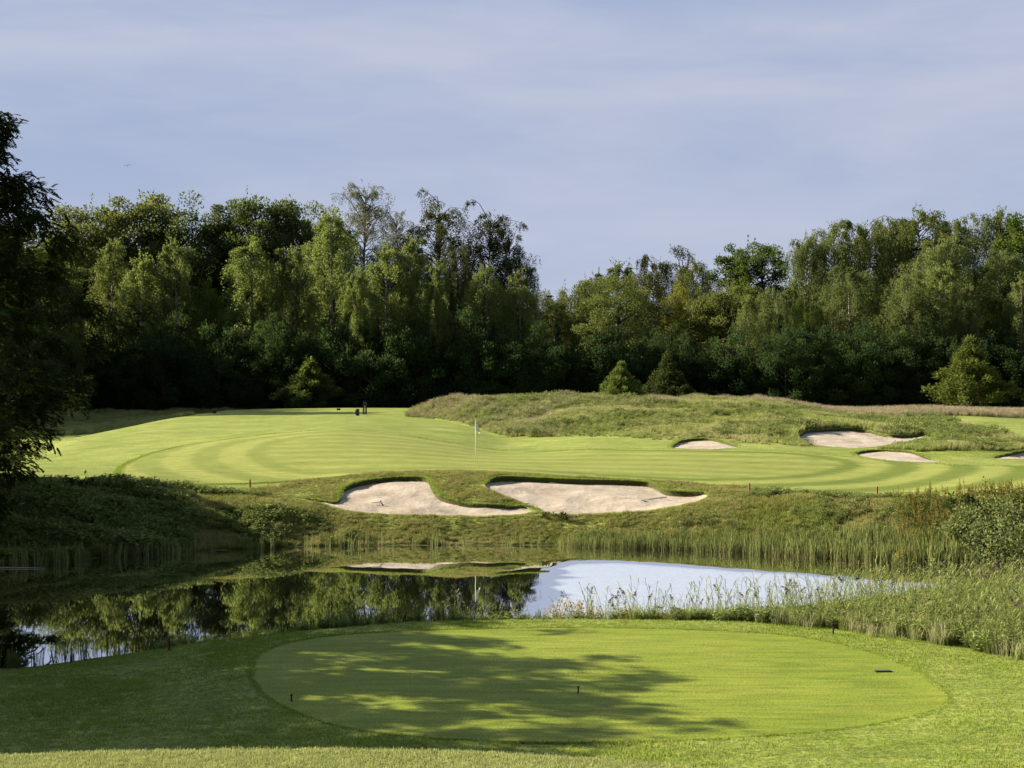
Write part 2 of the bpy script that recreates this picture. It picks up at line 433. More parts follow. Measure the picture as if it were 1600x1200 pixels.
def sdist(P, X, Y):
    """signed distance to polygon P, positive inside"""
    X = np.asarray(X, float).ravel(); Y = np.asarray(Y, float).ravel()
    A = P; B = np.roll(P, -1, 0)
    d2 = np.full(X.shape, 1e18); ins = np.zeros(X.shape, bool)
    for a, b in zip(A, B):
        e = b-a; L = e@e+1e-12
        t = np.clip(((X-a[0])*e[0]+(Y-a[1])*e[1])/L, 0, 1)
        d2 = np.minimum(d2, (X-a[0]-t*e[0])**2+(Y-a[1]-t*e[1])**2)
        c = (a[1] > Y) != (b[1] > Y)
        with np.errstate(divide='ignore', invalid='ignore'):
            xi = a[0]+(Y-a[1])*e[0]/np.where(e[1] == 0, 1e-12, e[1])
        ins ^= c & (X < xi)
    return np.where(ins, 1, -1)*np.sqrt(d2)

def sd_near(P, X, Y, margin):
    """signed distance where the box round P (plus margin) reaches, -99 elsewhere"""
    X = np.asarray(X, float); Y = np.asarray(Y, float)
    lo = P.min(0)-margin; hi = P.max(0)+margin
    r = np.full(X.shape, -99.)
    k = (X > lo[0]) & (X < hi[0]) & (Y > lo[1]) & (Y < hi[1])
    if k.any(): r[k] = sdist(P, X[k], Y[k])
    return r

# --- outlines of mown and sanded ground
TEE_PX = [(395, 1047), (418, 1016), (500, 996), (640, 986), (800, 982), (950, 981), (1100, 985), (1230, 993), (1330, 1011), (1405, 1036), (1455, 1066), (1481, 1092), (1462, 1108), (1390, 1126), (1290, 1141), (1100, 1155), (900, 1160), (700, 1154), (560, 1140), (465, 1113), (412, 1082)]
TEE_Z = .62
TEE = smooth_loop([((x-800)/F*((EYE-TEE_Z)*F/(y-600)), (EYE-TEE_Z)*F/(y-600)) for x, y in TEE_PX], .3)
APRON_PX = [(188, 738), (215, 718), (280, 699), (380, 684), (455, 676), (525, 673), (610, 678), (700, 692), (770, 704), (850, 706), (940, 702), (1060, 703), (1190, 705), (1290, 712), (1370, 719), (1470, 726), (1600, 729), (1760, 731), (1860, 745), (1800, 765), (1700, 771), (1600, 772), (1500, 776), (1400, 778), (1300, 771), (1200, 764), (1100, 757), (1000, 750), (900, 745), (830, 740), (760, 737), (640, 737), (560, 742), (480, 750), (400, 755), (300, 757), (215, 752)]
APRON = smooth_loop(hit([p[0] for p in APRON_PX], [p[1] for p in APRON_PX], 55, 130), .5)
INNER_PX = [(420, 712), (440, 692), (500, 682), (590, 684), (690, 697), (780, 709), (880, 706), (1000, 706), (1150, 708), (1250, 713), (1310, 724), (1290, 735), (1220, 745), (1100, 748), (980, 743), (880, 737), (760, 731), (640, 731), (540, 735), (460, 732)]
INNER = smooth_loop(hit([p[0] for p in INNER_PX], [p[1] for p in INNER_PX], 55, 130), .5)
BUNKER_PX = {
 'a': [(472, 779), (500, 781), (527, 783), (533, 764), (560, 752), (612, 745), (652, 744), (670, 747), (677, 760), (688, 773), (715, 782), (760, 787), (815, 789), (840, 797), (818, 803), (760, 806), (690, 805), (630, 804), (580, 802), (540, 797), (510, 789)],
 'b': [(758, 754), (773, 745), (810, 744), (900, 748), (1000, 751), (1024, 756), (1042, 765), (1070, 767), (1104, 769), (1098, 780), (1055, 791), (1000, 799), (940, 802), (880, 803), (842, 799), (822, 788), (790, 775), (764, 764)],
 'c': [(1048, 699), (1058, 690), (1085, 685), (1118, 686), (1156, 698), (1120, 702), (1080, 702)],
 'd': [(1246, 682), (1256, 674), (1290, 670), (1345, 671), (1390, 679), (1445, 680), (1425, 688), (1388, 695), (1345, 700), (1310, 699), (1270, 694)],
 'e': [(1334, 709), (1360, 703), (1402, 703), (1436, 709), (1468, 722), (1420, 722), (1372, 718)],
 'f': [(1550, 716), (1578, 707), (1625, 703), (1680, 705), (1670, 716), (1610, 718)],
}
BUNK = {k: smooth_loop(hit([p[0] for p in v], [p[1] for p in v], 55, 130), .2) for k, v in BUNKER_PX.items()}
LIP = {'a': .2, 'b': .22, 'c': .13, 'd': .16, 'e': .1, 'f': .12}

def sand_depth(k, X, Y):
    """how far the sand lies under the turf line: nothing at the front, the lip's height along the back"""
    P = BUNK[k]; f = pch(*sand_front[k], X); b = pch(*sand_back[k], X)
    t = np.clip((Y-f)/np.maximum(b-f, .2), 0, 1)
    return .03+LIP[k]*np.clip((b-f)/2.4, .25, 1)*sstep(t)**.8
sand_front, sand_back = {}, {}
for k, P in BUNK.items():
    xs = np.linspace(P[:, 0].min()+.05, P[:, 0].max()-.05, 40); fr, bk = [], []
    A = P; B = np.roll(P, -1, 0)
    for x in xs:
        c = (A[:, 0] > x) != (B[:, 0] > x)
        yy = A[c, 1]+(x-A[c, 0])/(B[c, 0]-A[c, 0])*(B[c, 1]-A[c, 1])
        fr.append(yy.min()); bk.append(yy.max())
    sand_front[k] = (xs, np.array(fr)); sand_back[k] = (xs, np.array(bk))

def ground(X, Y):
    X = np.asarray(X, float); Y = np.asarray(Y, float)
    z = ground_base(X, Y)
    s = sd_near(TEE, X, Y, 1.5)
    z = np.where(s > -1.4, z*(1-sstep((s+1.4)/1.2))+(TEE_Z+.004)*sstep((s+1.4)/1.2), z)
    z = z-.16*sstep(s/.18)
    for k, P in BUNK.items():
        s = sd_near(P, X, Y, .1)
        ins = s > -.05
        if ins.any():
            z[ins] -= (sand_depth(k, X[ins], Y[ins])+.22)*sstep((s[ins]+.03)/.16)
    return z

def build_ground():
    inner = np.arange(-60, 1661, 2.6)
    left = -60-np.cumsum(np.geomspace(4, 160, 48)); right = 1660+np.cumsum(np.geomspace(4, 160, 48))
    U = np.concatenate([left[::-1], inner, right])
    Yk, Zk, m = knots(U)
    Ys = []
    for k in range(K-1):
        t = np.linspace(0, 1, SUBD[k], endpoint=False)
        Ys.append(Yk[:, k:k+1]+(Yk[:, k+1:k+2]-Yk[:, k:k+1])*t[None])
    Ys.append(Yk[:, -1:])
    Yg = np.concatenate(Ys, 1)
    Xg = (U[:, None]-800)/F*np.maximum(Yg, 8)
    X = Xg.ravel(); Y = Yg.ravel()
    Z = ground(X, Y)
    nu, nr = Yg.shape
    i = np.arange(nu-1)[:, None]*nr+np.arange(nr-1)[None]
    q = np.stack([i, i+nr, i+nr+1, i+1], -1).reshape(-1, 4)
    u = 800+F*X/np.maximum(Y, 8)
    sf = shore(SHF, u); sn = shore(SHN, u)
    b, w = mound(X, Y)
    th = np.zeros(len(X))
    th = np.maximum(th, .7*sstep((Y-sn+1.6)/1.2)*sstep((sf+2.6+1.6*(vnoise(X*1.1, Y*.9)-.5)-Y)/2.2))
    th = np.maximum(th, np.where(Y > 178, 1, 0))
    th = np.maximum(th, .45*w)
    for k, P in BUNK.items():
        s = sd_near(P, X, Y, .1); th = np.where(s > .0, .9, th)
    th = np.clip(th*(.75+.5*vnoise(X*1.7, Y*1.3)), 0, 1)
    mb = MB(); mb.add(np.stack([X, Y, Z], 1), quads=q, attr=th)
    o = mb.obj('ground', M_GROUND, smooth=True)
    tag(o, 'rough and fairway turf rolling from the near slope to the wood', None, None, 'structure')
    return o
GROUND = build_ground()

def sheet(name, P, zfun, mat, step, vfun=None, label=None, kind='structure'):
    lo, hi = P.min(0), P.max(0)
    gx, gy = np.meshgrid(np.arange(lo[0], hi[0], step), np.arange(lo[1], hi[1], step*.8))
    gx = gx.ravel()+np.tile([0., step*.5], len(gx.ravel()))[:len(gx.ravel())]*0; gy = gy.ravel()
    s = sdist(P, gx, gy); k = s > step*.45
    pts = np.concatenate([P, np.stack([gx[k], gy[k]], 1)])
    n = len(P)
    vs, es, fs, *_ = delaunay_2d_cdt([Vector(p) for p in pts], [(i, (i+1) % n) for i in range(n)], [], 1, 1e-5)
    V = np.array([(v.x, v.y) for v in vs])
    Z = zfun(V[:, 0], V[:, 1])
    mb = MB()
    v3 = np.column_stack([V, Z])
    tri = [list(f) for f in fs if len(f) == 3]
    a = vfun(V[:, 0], V[:, 1]) if vfun else 0.
    mb.add(v3, tris=tri, attr=a)
    o = mb.obj(name, mat, smooth=True)
    # faces up
    me = o.data
    if me.polygons[0].normal.z < 0: me.flip_normals()
    return tag(o, label, None, None, kind)

def green_v(X, Y):
    d = -sdist(INNER, X, Y)
    out = .5+.5*np.tanh(7*np.sin(2*PI*(d+.3)/2.9))
    inn = .5+.5*np.tanh(3*np.sin(2*PI*(Y+.05*X+1.5*vnoise(X*.05, Y*.05))/2.6))
    return np.where(d > .1, out*(.55+.45*sstep((X+6)/14)), .08+.42*inn)
sheet('putting_green', APRON, lambda X, Y: ground_base(X, Y)+.03, M_GREEN, .4, green_v, 'pale green putting surface and apron mown in curved bands')

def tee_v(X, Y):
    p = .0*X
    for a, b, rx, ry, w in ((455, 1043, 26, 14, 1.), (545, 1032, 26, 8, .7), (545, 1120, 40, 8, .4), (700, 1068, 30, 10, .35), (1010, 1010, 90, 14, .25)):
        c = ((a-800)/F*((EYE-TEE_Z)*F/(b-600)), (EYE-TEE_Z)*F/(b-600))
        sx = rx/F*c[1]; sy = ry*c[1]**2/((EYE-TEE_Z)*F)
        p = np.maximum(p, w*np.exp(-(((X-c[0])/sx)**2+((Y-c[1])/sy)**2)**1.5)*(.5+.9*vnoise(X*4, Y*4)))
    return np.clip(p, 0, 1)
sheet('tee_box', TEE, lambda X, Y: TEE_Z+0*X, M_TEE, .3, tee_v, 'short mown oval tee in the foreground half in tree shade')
BL = {'a': 'curved pale sand bunker below the green, left of the grass tongue', 'b': 'long pale sand bunker below the green with a dark rake lying in it',
      'c': 'small sand bunker under the grassy mound at its left foot', 'd': 'wide sand bunker cut into the foot of the mound',
      'e': 'narrow sand bunker in front of the wide one beyond the green', 'f': 'sand bunker cut off by the right edge of the photo'}
for k, P in BUNK.items():
    def zf(X, Y, k=k, P=P):
        s = np.clip(sdist(P, X, Y), 0, None)
        return ground_base(X, Y)-sand_depth(k, X, Y)+.16*(vnoise(X*.9+3, Y*1.1)-.5)*sstep(s/.6)
    o = sheet('sand_bunker', P, zf, M_SAND, .25 if k in 'ab' else .35, None, BL[k])

    # turf lip: a rolled edge of turf over a dark cut face, all round
    d_ = norm(np.roll(P, -1, 0)-np.roll(P, 1, 0)); nn = np.column_stack([d_[:, 1], -d_[:, 0]])
    nn *= np.sign(np.sum(P[:, 0]*np.roll(P[:, 1], -1)-np.roll(P[:, 0], -1)*P[:, 1]))
    dep = sand_depth(k, P[:, 0], P[:, 1]); wob = .03*(vnoise(P[:, 0]*3, P[:, 1]*3)-.5)
    rings = []
    for off, dz, aa in ((.16, -.03, .1), (.06, .012, .15), (-.02, .02, .3), (-.05, -.03, .9), (-.035, None, 1.)):
        q = P+nn*(off+wob)[:, None] if off < .1 else P+nn*off
        zz = ground_base(P[:, 0], P[:, 1])+(dz if dz is not None else -dep-.12)
        rings.append((np.column_stack([q, zz]), aa))
    n = len(P); lb = MB()
    qd = [[i*n+j, i*n+(j+1) % n, (i+1)*n+(j+1) % n, (i+1)*n+j] for i in range(4) for j in range(n)]
    lb.add(np.concatenate([r[0] for r in rings]), quads=qd, attr=np.repeat([r[1] for r in rings], n))
    lb.obj('turf_lip', M_GROUND, o, True)

# --- pond
def build_water():
    U = np.linspace(-1500, 3200, 300); t = np.linspace(0, 1, 40)
    a = shore(SHN, U)-.8; b = shore(SHF, U)+.8
    Y = a[:, None]+(b-a)[:, None]*t[None]; X = (U[:, None]-800)/F*Y
    i = np.arange(len(U)-1)[:, None]*40+np.arange(39)[None]
    q = np.stack([i, i+40, i+41, i+1], -1).reshape(-1, 4)
    x = X.ravel(); y = Y.ravel()
    u = 800+F*x/y
    edge = 850+30*(vnoise(y*.6, y*0+4)-.5)+44*(vnoise(x*.8+7, y*3.2)-.5)
    v = sstep((u-edge+6)/58)
    alg = np.exp(-((u-170)/110)**2-((y-49.3)/1.1)**2)
    v = np.maximum(v, .12*alg*sstep((vnoise(x*1.3, y*4.)-.35)/.3))
    v = v*(1-sstep((y-(shore(SHF, u)-7.0+.9*vnoise(x*.5, y*0)+.5*vnoise(x*1.7, y*4)))/2.2))
    mb = MB(); mb.add(np.column_stack([x, y, 0*x]), quads=q, attr=v)
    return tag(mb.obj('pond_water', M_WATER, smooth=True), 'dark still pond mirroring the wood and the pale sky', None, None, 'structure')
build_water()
#@@PART2@@
# ------------------------------------------------------------------ scattered growth (nobody could count it)
G_SHORT = grass_mat('short turf blades', (.14, .21, .02), (.3, .38, .06), (.21, .26, .035), (.41, .45, .13))
G_CREST = grass_mat('crest blades', (.17, .21, .05), (.4, .44, .15), (.24, .26, .07), (.5, .5, .22))
G_LONG = grass_mat('long rough grass', (.12, .15, .03), (.36, .4, .12), (.19, .19, .06), (.53, .48, .23))
G_BANK = grass_mat('bank grass', (.11, .14, .025), (.29, .32, .075), (.17, .16, .05), (.46, .4, .17))
G_STRAW = grass_mat('dry seed grass', (0.125, 0.125, 0.050), (0.450, 0.375, 0.237), (0.175, 0.188, 0.075), (0.375, 0.300, 0.188))
G_PALE = grass_mat('bleached straw', (.2, .21, .08), (.62, .54, .34), (.2, .24, .07), (.45, .46, .2))
G_REED = grass_mat('reed blades', (.31, .27, .14), (.13, .18, .045), (.25, .2, .1), (.21, .24, .065), mid=.16)
G_SHADE_REED = grass_mat('dark reed blades', (.05, .06, .02), (.085, .12, .03), (.06, .06, .025), (.12, .15, .04))  # reed colour darkened for the tree shade along the left shore
G_SEDGE = grass_mat('marsh leaves', (.11, .15, .035), (.26, .32, .09), (.17, .19, .045), (.4, .42, .14))
G_PLUME = grass_mat('reed plumes', (.1, .085, .07), (.16, .13, .11))
G_WEED = grass_mat('weed leaves', (0.075, 0.120, 0.030), (0.195, 0.247, 0.068), (0.105, 0.135, 0.038), (0.255, 0.285, 0.090))
G_GOLD = grass_mat('golden flowers', (.5, .33, .03), (.6, .42, .04))
G_RUST = grass_mat('rusty dock spikes', (.12, .12, .03), (.27, .2, .06), (.12, .14, .04), (.32, .27, .05))

def tuft(rng, n, h0, h1, rad, w, lean, mat, bend=.6):
    mb = MB()
    a = rng.uniform(0, 2*PI, n); r = rad*np.sqrt(rng.random(n))
    base = np.stack([r*np.cos(a), r*np.sin(a), np.full(n, -.02)], 1)
    la = a+rng.normal(0, .7, n); lm = np.abs(rng.normal(lean, lean*.5, n))
    L = np.stack([np.cos(la)*lm, np.sin(la)*lm, 0*lm], 1)
    mb.blades(base, rng.uniform(h0, h1, n), L, w, rng, bend)
    return mb
def weed(rng, n=9, h=.6):
    mb = MB()
    for i in range(n):
        a = rng.uniform(0, 2*PI); r = .22*rng.random()
        hh = h*rng.uniform(.55, 1.1); tip = np.array([r*math.cos(a)*2.2, r*math.sin(a)*2.2, hh]); b = np.array([r*math.cos(a)*.5, r*math.sin(a)*.5, -.02])
        m = 14; t = rng.uniform(.15, 1, m)[:, None]
        C = b+(tip-b)*t
        th = rng.uniform(0, 2*PI, m); A = np.stack([np.cos(th), np.sin(th), rng.uniform(-.3, .6, m)], 1)
        mb.cards(C, A, rng.normal(0, .4, (m, 3))+[0, 0, 1], rng.uniform(.1, .2, m), rng.uniform(.04, .08, m), attr=np.clip(t[:, 0]+rng.normal(0, .15, m), 0, 1))
        mb.cards(b[None], (tip-b)[None], np.array([[1., .3, 0]]), [hh], [.012], attr=.3)
    return mb
def reed(rng, n=7, h=1.35):
    mb = MB(); base = np.column_stack([rng.normal(0, .1, n), rng.normal(0, .1, n), np.full(n, -.15)])
    la = rng.uniform(0, 2*PI, n); lm = np.abs(rng.normal(.06, .06, n))
    mb.blades(base, h*rng.uniform(.65, 1.1, n)+.15, np.stack([np.cos(la)*lm, np.sin(la)*lm, 0*lm], 1), rng.uniform(.022, .045, n), rng, .25)
    return mb
def phrag(rng, h=1.5, plume=True):
    mb = MB()
    lean = rng.normal(0, .12, 2)+[.12, 0]
    t = np.linspace(0, 1, 6); P = np.column_stack([lean[0]*t**2*h, lean[1]*t**2*h, h*t-.05])
    mb.tube(P, np.linspace(.009, .004, 6), 4, attr=t.repeat(1)[0]+.3)
    m = 9; tt = np.linspace(.22, .97, m)+rng.normal(0, .02, m)
    C = np.column_stack([lean[0]*tt**2*h, lean[1]*tt**2*h, h*tt-.05])
    th = rng.uniform(0, 2*PI, m)*.5+rng.choice([0, PI], m)
    for c, a in zip(C, th):     # each leaf in two bent pieces
        L = rng.uniform(.2, .38); d = np.array([math.cos(a)*.8+.25, math.sin(a)*.6, .75]); d /= np.linalg.norm(d)
        e = np.array([math.cos(a)+.35, math.sin(a)*.6, -.15]); e /= np.linalg.norm(e)
        sd = np.cross(d, [0, 0, 1.]); sd /= np.linalg.norm(sd)+1e-9; w = .02
        q = c+d*L*.55; r = q+e*L*.6
        mb.add([c-sd*w*.3, c+sd*w*.3, q+sd*w*.5, q-sd*w*.5, r], quads=[[0, 1, 2, 3]], tris=[[3, 2, 4]], attr=[.4, .4, .8, .8, 1])
    if plume:
        k = 26; s = rng.random(k); tip = P[-1]
        C = tip+np.column_stack([.16*s**1.5, 0*s, .2*s-.02*s**2])
        A = np.column_stack([.6+.5*s, rng.normal(0, .45, k), rng.normal(.15, .35, k)])
        mb.cards(C, A, rng.normal(0, 1, (k, 3)), .13*(1.1-s*.6), .03, attr=.6, mat=1)
    return mb
def spike(rng, h=1.3):
    """tall dock or goldenrod stem with a rusty or yellow head"""
    mb = MB(); m = 40; s = rng.random(m)
    mb.tube([[0, 0, -.05], [.01, 0, h*.6], [.03, .01, h]], [.01, .008, .004], 4, attr=.1)
    th = rng.uniform(0, 2*PI, m)
    C = np.column_stack([.03*s, 0*s, h*(.62+.4*s)])
    mb.cards(C, np.column_stack([np.cos(th), np.sin(th), rng.uniform(.2, .9, m)]), rng.normal(0, 1, (m, 3)), .12*(1.15-s), .04, attr=.7+.3*s)
    k = 16; s = rng.random(k); th = rng.uniform(0, 2*PI, k)
    mb.cards(np.column_stack([0*s, 0*s, h*.65*s]), np.column_stack([np.cos(th), np.sin(th), rng.uniform(0, .8, k)]), rng.normal(0, 1, (k, 3))+[0, 0, 1.], .2, .05, attr=.1, mat=1)
    return mb

def protos(name, mats, builders):
    c = bpy.data.collections.new(name)
    for i, b in enumerate(builders):
        o = b.obj('%s_%02d' % (name, i), mats, link=False); c.objects.link(o)
    return c

def scatter(name, X, Y, col, n_protos, scl, rng, label, cat, tint=.5, tilt=.1, dz=0., gfun=ground, zs=None):
    n = len(X)
    if n == 0: return
    Z = gfun(X, Y)+dz
    me = bpy.data.meshes.new(name)
    me.vertices.add(n); me.vertices.foreach_set('co', np.column_stack([X, Y, Z]).astype(np.float32).ravel())
    def at(nm, t, d, f='value'):
        a = me.attributes.new(nm, t, 'POINT'); a.data.foreach_set(f, np.ascontiguousarray(d).ravel())
    at('rot', 'FLOAT_VECTOR', np.column_stack([rng.normal(0, tilt, n), rng.normal(0, tilt, n), rng.uniform(0, 2*PI, n)]).astype(np.float32), 'vector')
    s = np.broadcast_to(scl, (n,)); zsc = s if zs is None else s*zs
    at('scl', 'FLOAT_VECTOR', np.column_stack([s, s, zsc]).astype(np.float32), 'vector')
    at('pid', 'INT', rng.integers(0, n_protos, n).astype(np.int32))
    at('tint', 'FLOAT', np.broadcast_to(np.clip(tint, 0, 1), (n,)).astype(np.float32))
    o = bpy.data.objects.new(name, me); COL.objects.link(o)
    g = bpy.data.node_groups.new(name, 'GeometryNodeTree')
    g.interface.new_socket('Geometry', in_out='INPUT', socket_type='NodeSocketGeometry'); g.interface.new_socket('Geometry', in_out='OUTPUT', socket_type='NodeSocketGeometry')
    gi = g.nodes.new('NodeGroupInput'); go = g.nodes.new('NodeGroupOutput'); ip = g.nodes.new('GeometryNodeInstanceOnPoints'); ci = g.nodes.new('GeometryNodeCollectionInfo')
    ci.inputs['Collection'].default_value = col; ci.inputs['Separate Children'].default_value = True; ci.inputs['Reset Children'].default_value = True
    def na(nm, t):
        q = g.nodes.new('GeometryNodeInputNamedAttribute'); q.data_type = t; q.inputs['Name'].default_value = nm
        return [x for x in q.outputs if x.enabled and x.name == 'Attribute'][0]
    e2r = g.nodes.new('FunctionNodeEulerToRotation'); L = g.links
    L.new(gi.outputs[0], ip.inputs['Points']); L.new(ci.outputs[0], ip.inputs['Instance']); ip.inputs['Pick Instance'].default_value = True
    L.new(na('pid', 'INT'), ip.inputs['Instance Index']); L.new(na('rot', 'FLOAT_VECTOR'), e2r.inputs[0]); L.new(e2r.outputs[0], ip.inputs['Rotation'])
    L.new(na('scl', 'FLOAT_VECTOR'), ip.inputs['Scale']); L.new(ip.outputs[0], go.inputs[0])
    md = o.modifiers.new('scatter', 'NODES'); md.node_group = g
    return tag(o, label, cat, None, 'stuff')

def rand_uy(rng, n, u0, u1, Y0, Y1):
    """random ground points, uniform in area within a wedge of the view"""
    Y = np.sqrt(rng.uniform(Y0**2, Y1**2, n)); u = rng.uniform(u0, u1, n)
    return (u-800)/F*Y, Y, u
def not_mown(X, Y, m=0.):
    k = np.ones(len(X), bool)
    for P in [APRON, TEE]+list(BUNK.values()):
        k &= sd_near(P, X, Y, m+.2) < -m
    return k

RG = np.random.default_rng(11)
c_short = protos('turf_tuft', [G_CREST], [tuft(RG, 26, .03, .06, .09, .006, .03, G_SHORT) for i in range(5)])
c_turf = protos('rough_tuft', [G_SHORT], [tuft(RG, 18, .03, .075, .16, .012, .05, G_SHORT) for i in range(5)])
c_long = protos('long_tuft', [G_LONG], [tuft(RG, 46, .22, .55, .3, .022, .22, G_LONG) for i in range(6)])
c_bank = protos('bank_tuft', [G_BANK], [tuft(RG, 44, .14, .4, .26, .016, .2, G_BANK) for i in range(6)])
c_straw = protos('straw_tuft', [G_STRAW], [tuft(RG, 40, .35, .85, .25, .014, .22, G_STRAW, .4) for i in range(5)])
c_pale = protos('pale_straw', [G_PALE], [tuft(RG, 26, .3, .9, .25, .013, .3, G_PALE, .5) for i in range(5)])
c_weed = protos('weed_clump', [G_WEED], [weed(RG) for i in range(6)])
c_reed = protos('reed_clump', [G_REED], [reed(RG) for i in range(8)])
c_shade_reed = protos('dark_reed', [G_SHADE_REED], [reed(RG, 6, 1.2) for i in range(8)])
c_phrag = protos('common_reed', [G_SEDGE, G_PLUME], [phrag(RG, RG.uniform(1.1, 1.6), i % 9 == 0) for i in range(9)])
c_sedge = protos('sedge_tuft', [G_SEDGE], [tuft(RG, 30, .3, .8, .18, .018, .25, G_SEDGE, .7) for i in range(6)])
c_spike = protos('dock_spike', [G_RUST, G_WEED], [spike(RG, RG.uniform(.9, 1.4)) for i in range(5)])

# foreground strip of the slope's crest
X, Y, u = rand_uy(RG, 30000, -120, 1200, 5.4, 7.75)
e = pch([a for a, b, c in edge_row()], [b for a, b, c in edge_row()], u); k = (Y < e+.12) & (Y > e-1.0)
scatter('crest_grass', X[k], Y[k], c_short, 5, RG.uniform(.22, .5, k.sum()), RG, 'sunlit close grass along the bottom edge of the photo', 'grass', RG.random(k.sum())*.9)
# rough turf round the tee
X, Y, u = rand_uy(RG, 104000, -80, 1960, 20.5, 46)
e = shore(SHN, u); k = (Y < np.minimum(e-.8, 37.2)) & not_mown(X, Y, .02)
scatter('tee_surround_grass', X[k], Y[k], c_turf, 5, RG.uniform(.4, .8, k.sum())*(.6+.8*vnoise(X*.5, Y*.5))[k], RG, 'mown rough turf sloping down all round the foreground tee', 'grass', vnoise(X[k]*.9, Y[k]*.7)*.9)
# turf standing along the edges of the green and over the bunker lips
def along(P, n, off, rng, jit):
    i = rng.integers(0, len(P), n); a = P[i]; b = P[(i+1) % len(P)]; t = rng.random(n)[:, None]
    d = norm(b-a); nn = np.column_stack([d[:, 1], -d[:, 0]])
    area = .5*np.sum(P[:, 0]*np.roll(P[:, 1], -1)-np.roll(P[:, 0], -1)*P[:, 1])
    nn *= np.sign(area)
    return a+(b-a)*t+nn*(off+rng.normal(0, jit, n))[:, None]
q = along(APRON, 5000, .08, RG, .05)
scatter('apron_collar_grass', q[:, 0], q[:, 1], c_turf, 5, RG.uniform(.7, 1.5, len(q)), RG, 'slightly longer collar grass edging the green apron', 'grass', .25)
Q = []
for kk, P in BUNK.items():
    q = along(P, 2600 if kk in 'ab' else 800, .04, RG, .05); fr = pch(*sand_front[kk], q[:, 0]); bk = pch(*sand_back[kk], q[:, 0])
    Q.append(q[(q[:, 1]-fr)/np.maximum(bk-fr, .2) > .45])
Q = np.concatenate(Q)
scatter('bunker_lip_grass', Q[:, 0], Q[:, 1], c_turf, 5, RG.uniform(.5, 1.1, len(Q)), RG, 'short grass hanging over the bunker lips', 'grass', RG.random(len(Q))*.6, gfun=ground_base)
q = along(TEE, 2600, .05, RG, .025)
scatter('tee_collar_grass', q[:, 0], q[:, 1], c_turf, 5, RG.uniform(.28, .5, len(q)), RG, 'collar of longer grass round the oval tee', 'grass', .1)
# mound
X, Y, u = rand_uy(RG, 60000, 560, 1720, 84, 136)
b, w = mound(X, Y)
k = (w > .03+.05*RG.random(len(X))) & not_mown(X, Y, .15)
for kk in 'cdef':
    for dy in (.6, 1.2, 1.8, 2.4): k &= sd_near(BUNK[kk], X, Y+dy, 3.) < -.1
X, Y, w = X[k], Y[k], w[k]
pat = vnoise(X*.35, Y*.22+5); s = (.5+.8*vnoise(X*.6+7, Y*.4)**1.5)*(.6+.5*vnoise(X*.16+2, Y*.13))
sel = RG.random(len(X))+.2*np.clip((-X-1)/4, 0, 1)
k = sel < .62
scatter('mound_rough_grass', X[k], Y[k], c_long, 6, (s*np.clip(.7+w, .7, 1))[k], RG, 'tall tangled grass over the long mound before the wood', 'grass', np.clip(pat*1.1-.25+RG.normal(0, .15, len(X)), 0, 1)[k])
k = (sel > .62) & (sel < .86) & (vnoise(X*.25+3, Y*.2) > .42)
scatter('mound_weeds', X[k], Y[k], c_weed, 6, (s*1.0)[k], RG, 'leafy weeds in clumps over the mound', 'weeds', RG.random(k.sum()))
k = (sel > .84) & ((X < 3.) | (Y > 119)) & (vnoise(X*.3+13, Y*.3) > .35-.5*(X < -3))
scatter('mound_seed_grass', X[k], Y[k], c_straw, 5, (s*.95)[k], RG, 'straw coloured seeding grass on the mound crest and left end', 'grass', RG.random(k.sum()))
# dark rough beyond the left crest and the strip before the wood
X, Y, u = rand_uy(RG, 9000, -60, 420, 135, 186)
k = (u < 300) | (Y > 174)
scatter('wood_edge_grass', X[k], Y[k], c_long, 6, (.35+1.1*vnoise(X*.35, Y*.3))[k]*RG.uniform(.6, 1.1, k.sum()), RG, 'dry unmown grass along the foot of the wood at left', 'grass', RG.random(k.sum()))
X, Y, u = rand_uy(RG, 7000, 1180, 1700, 124, 150)
scatter('ridge_grass', X, Y, c_straw, 5, RG.uniform(.5, 1.0, len(X)), RG, 'dry grass along the ridge at the right below the wood', 'grass', RG.random(len(X)))
# far bank
X, Y, u = rand_uy(RG, 100000, -60, 1900, 52, 69)
sf = shore(SHF, u)
k = (Y > sf+.1) & not_mown(X, Y, .45)
top = pch([-60, 0, 300, 450, 560, 1050, 1200, 1400, 1680], [64, 64, 65.2, 64.2, 63.6, 62.6, 64.2, 61.4, 60], u)
k &= Y < top+.8*(vnoise(X*.8, Y)-.5)
cen = np.exp(-((u-780)/330)**4)
k &= RG.random(len(X)) > .35*cen
X, Y, u, sf, top, cen = [a[k] for a in (X, Y, u, sf, top, cen)]
lf = sstep((360-u)/200)
bd = np.max([sd_near(P, X, Y, 3.) for kk, P in BUNK.items()], 0)
nearb = np.clip((-bd-.4)/1.6, .45, 1)
sc = (.5+.55*vnoise(X*.7, Y*.9))*(1-.5*cen)*(1+.2*lf)*(1-.28*sstep((u-1000)/150))*np.where(Y > top-1.2, .7, 1)*nearb
sel = RG.random(len(X))
k = sel < .72
scatter('bank_grass', X[k], Y[k], c_bank, 6, sc[k], RG, 'rough uncut grass on the far bank of the pond', 'grass', np.clip(vnoise(X*.5+4, Y*.6)*1.2-.25+RG.normal(0, .15, len(X)), 0, 1)[k])
k = (sel > .72) & ((lf > .2) | (vnoise(X*.6+1, Y*.8) > .55)) & (RG.random(len(X)) < .55+.4*lf)
scatter('bank_weeds', X[k], Y[k], c_weed, 6, (sc*1.0)[k], RG, 'leafy weeds on the far bank, thickest at left', 'weeds', RG.random(k.sum()))
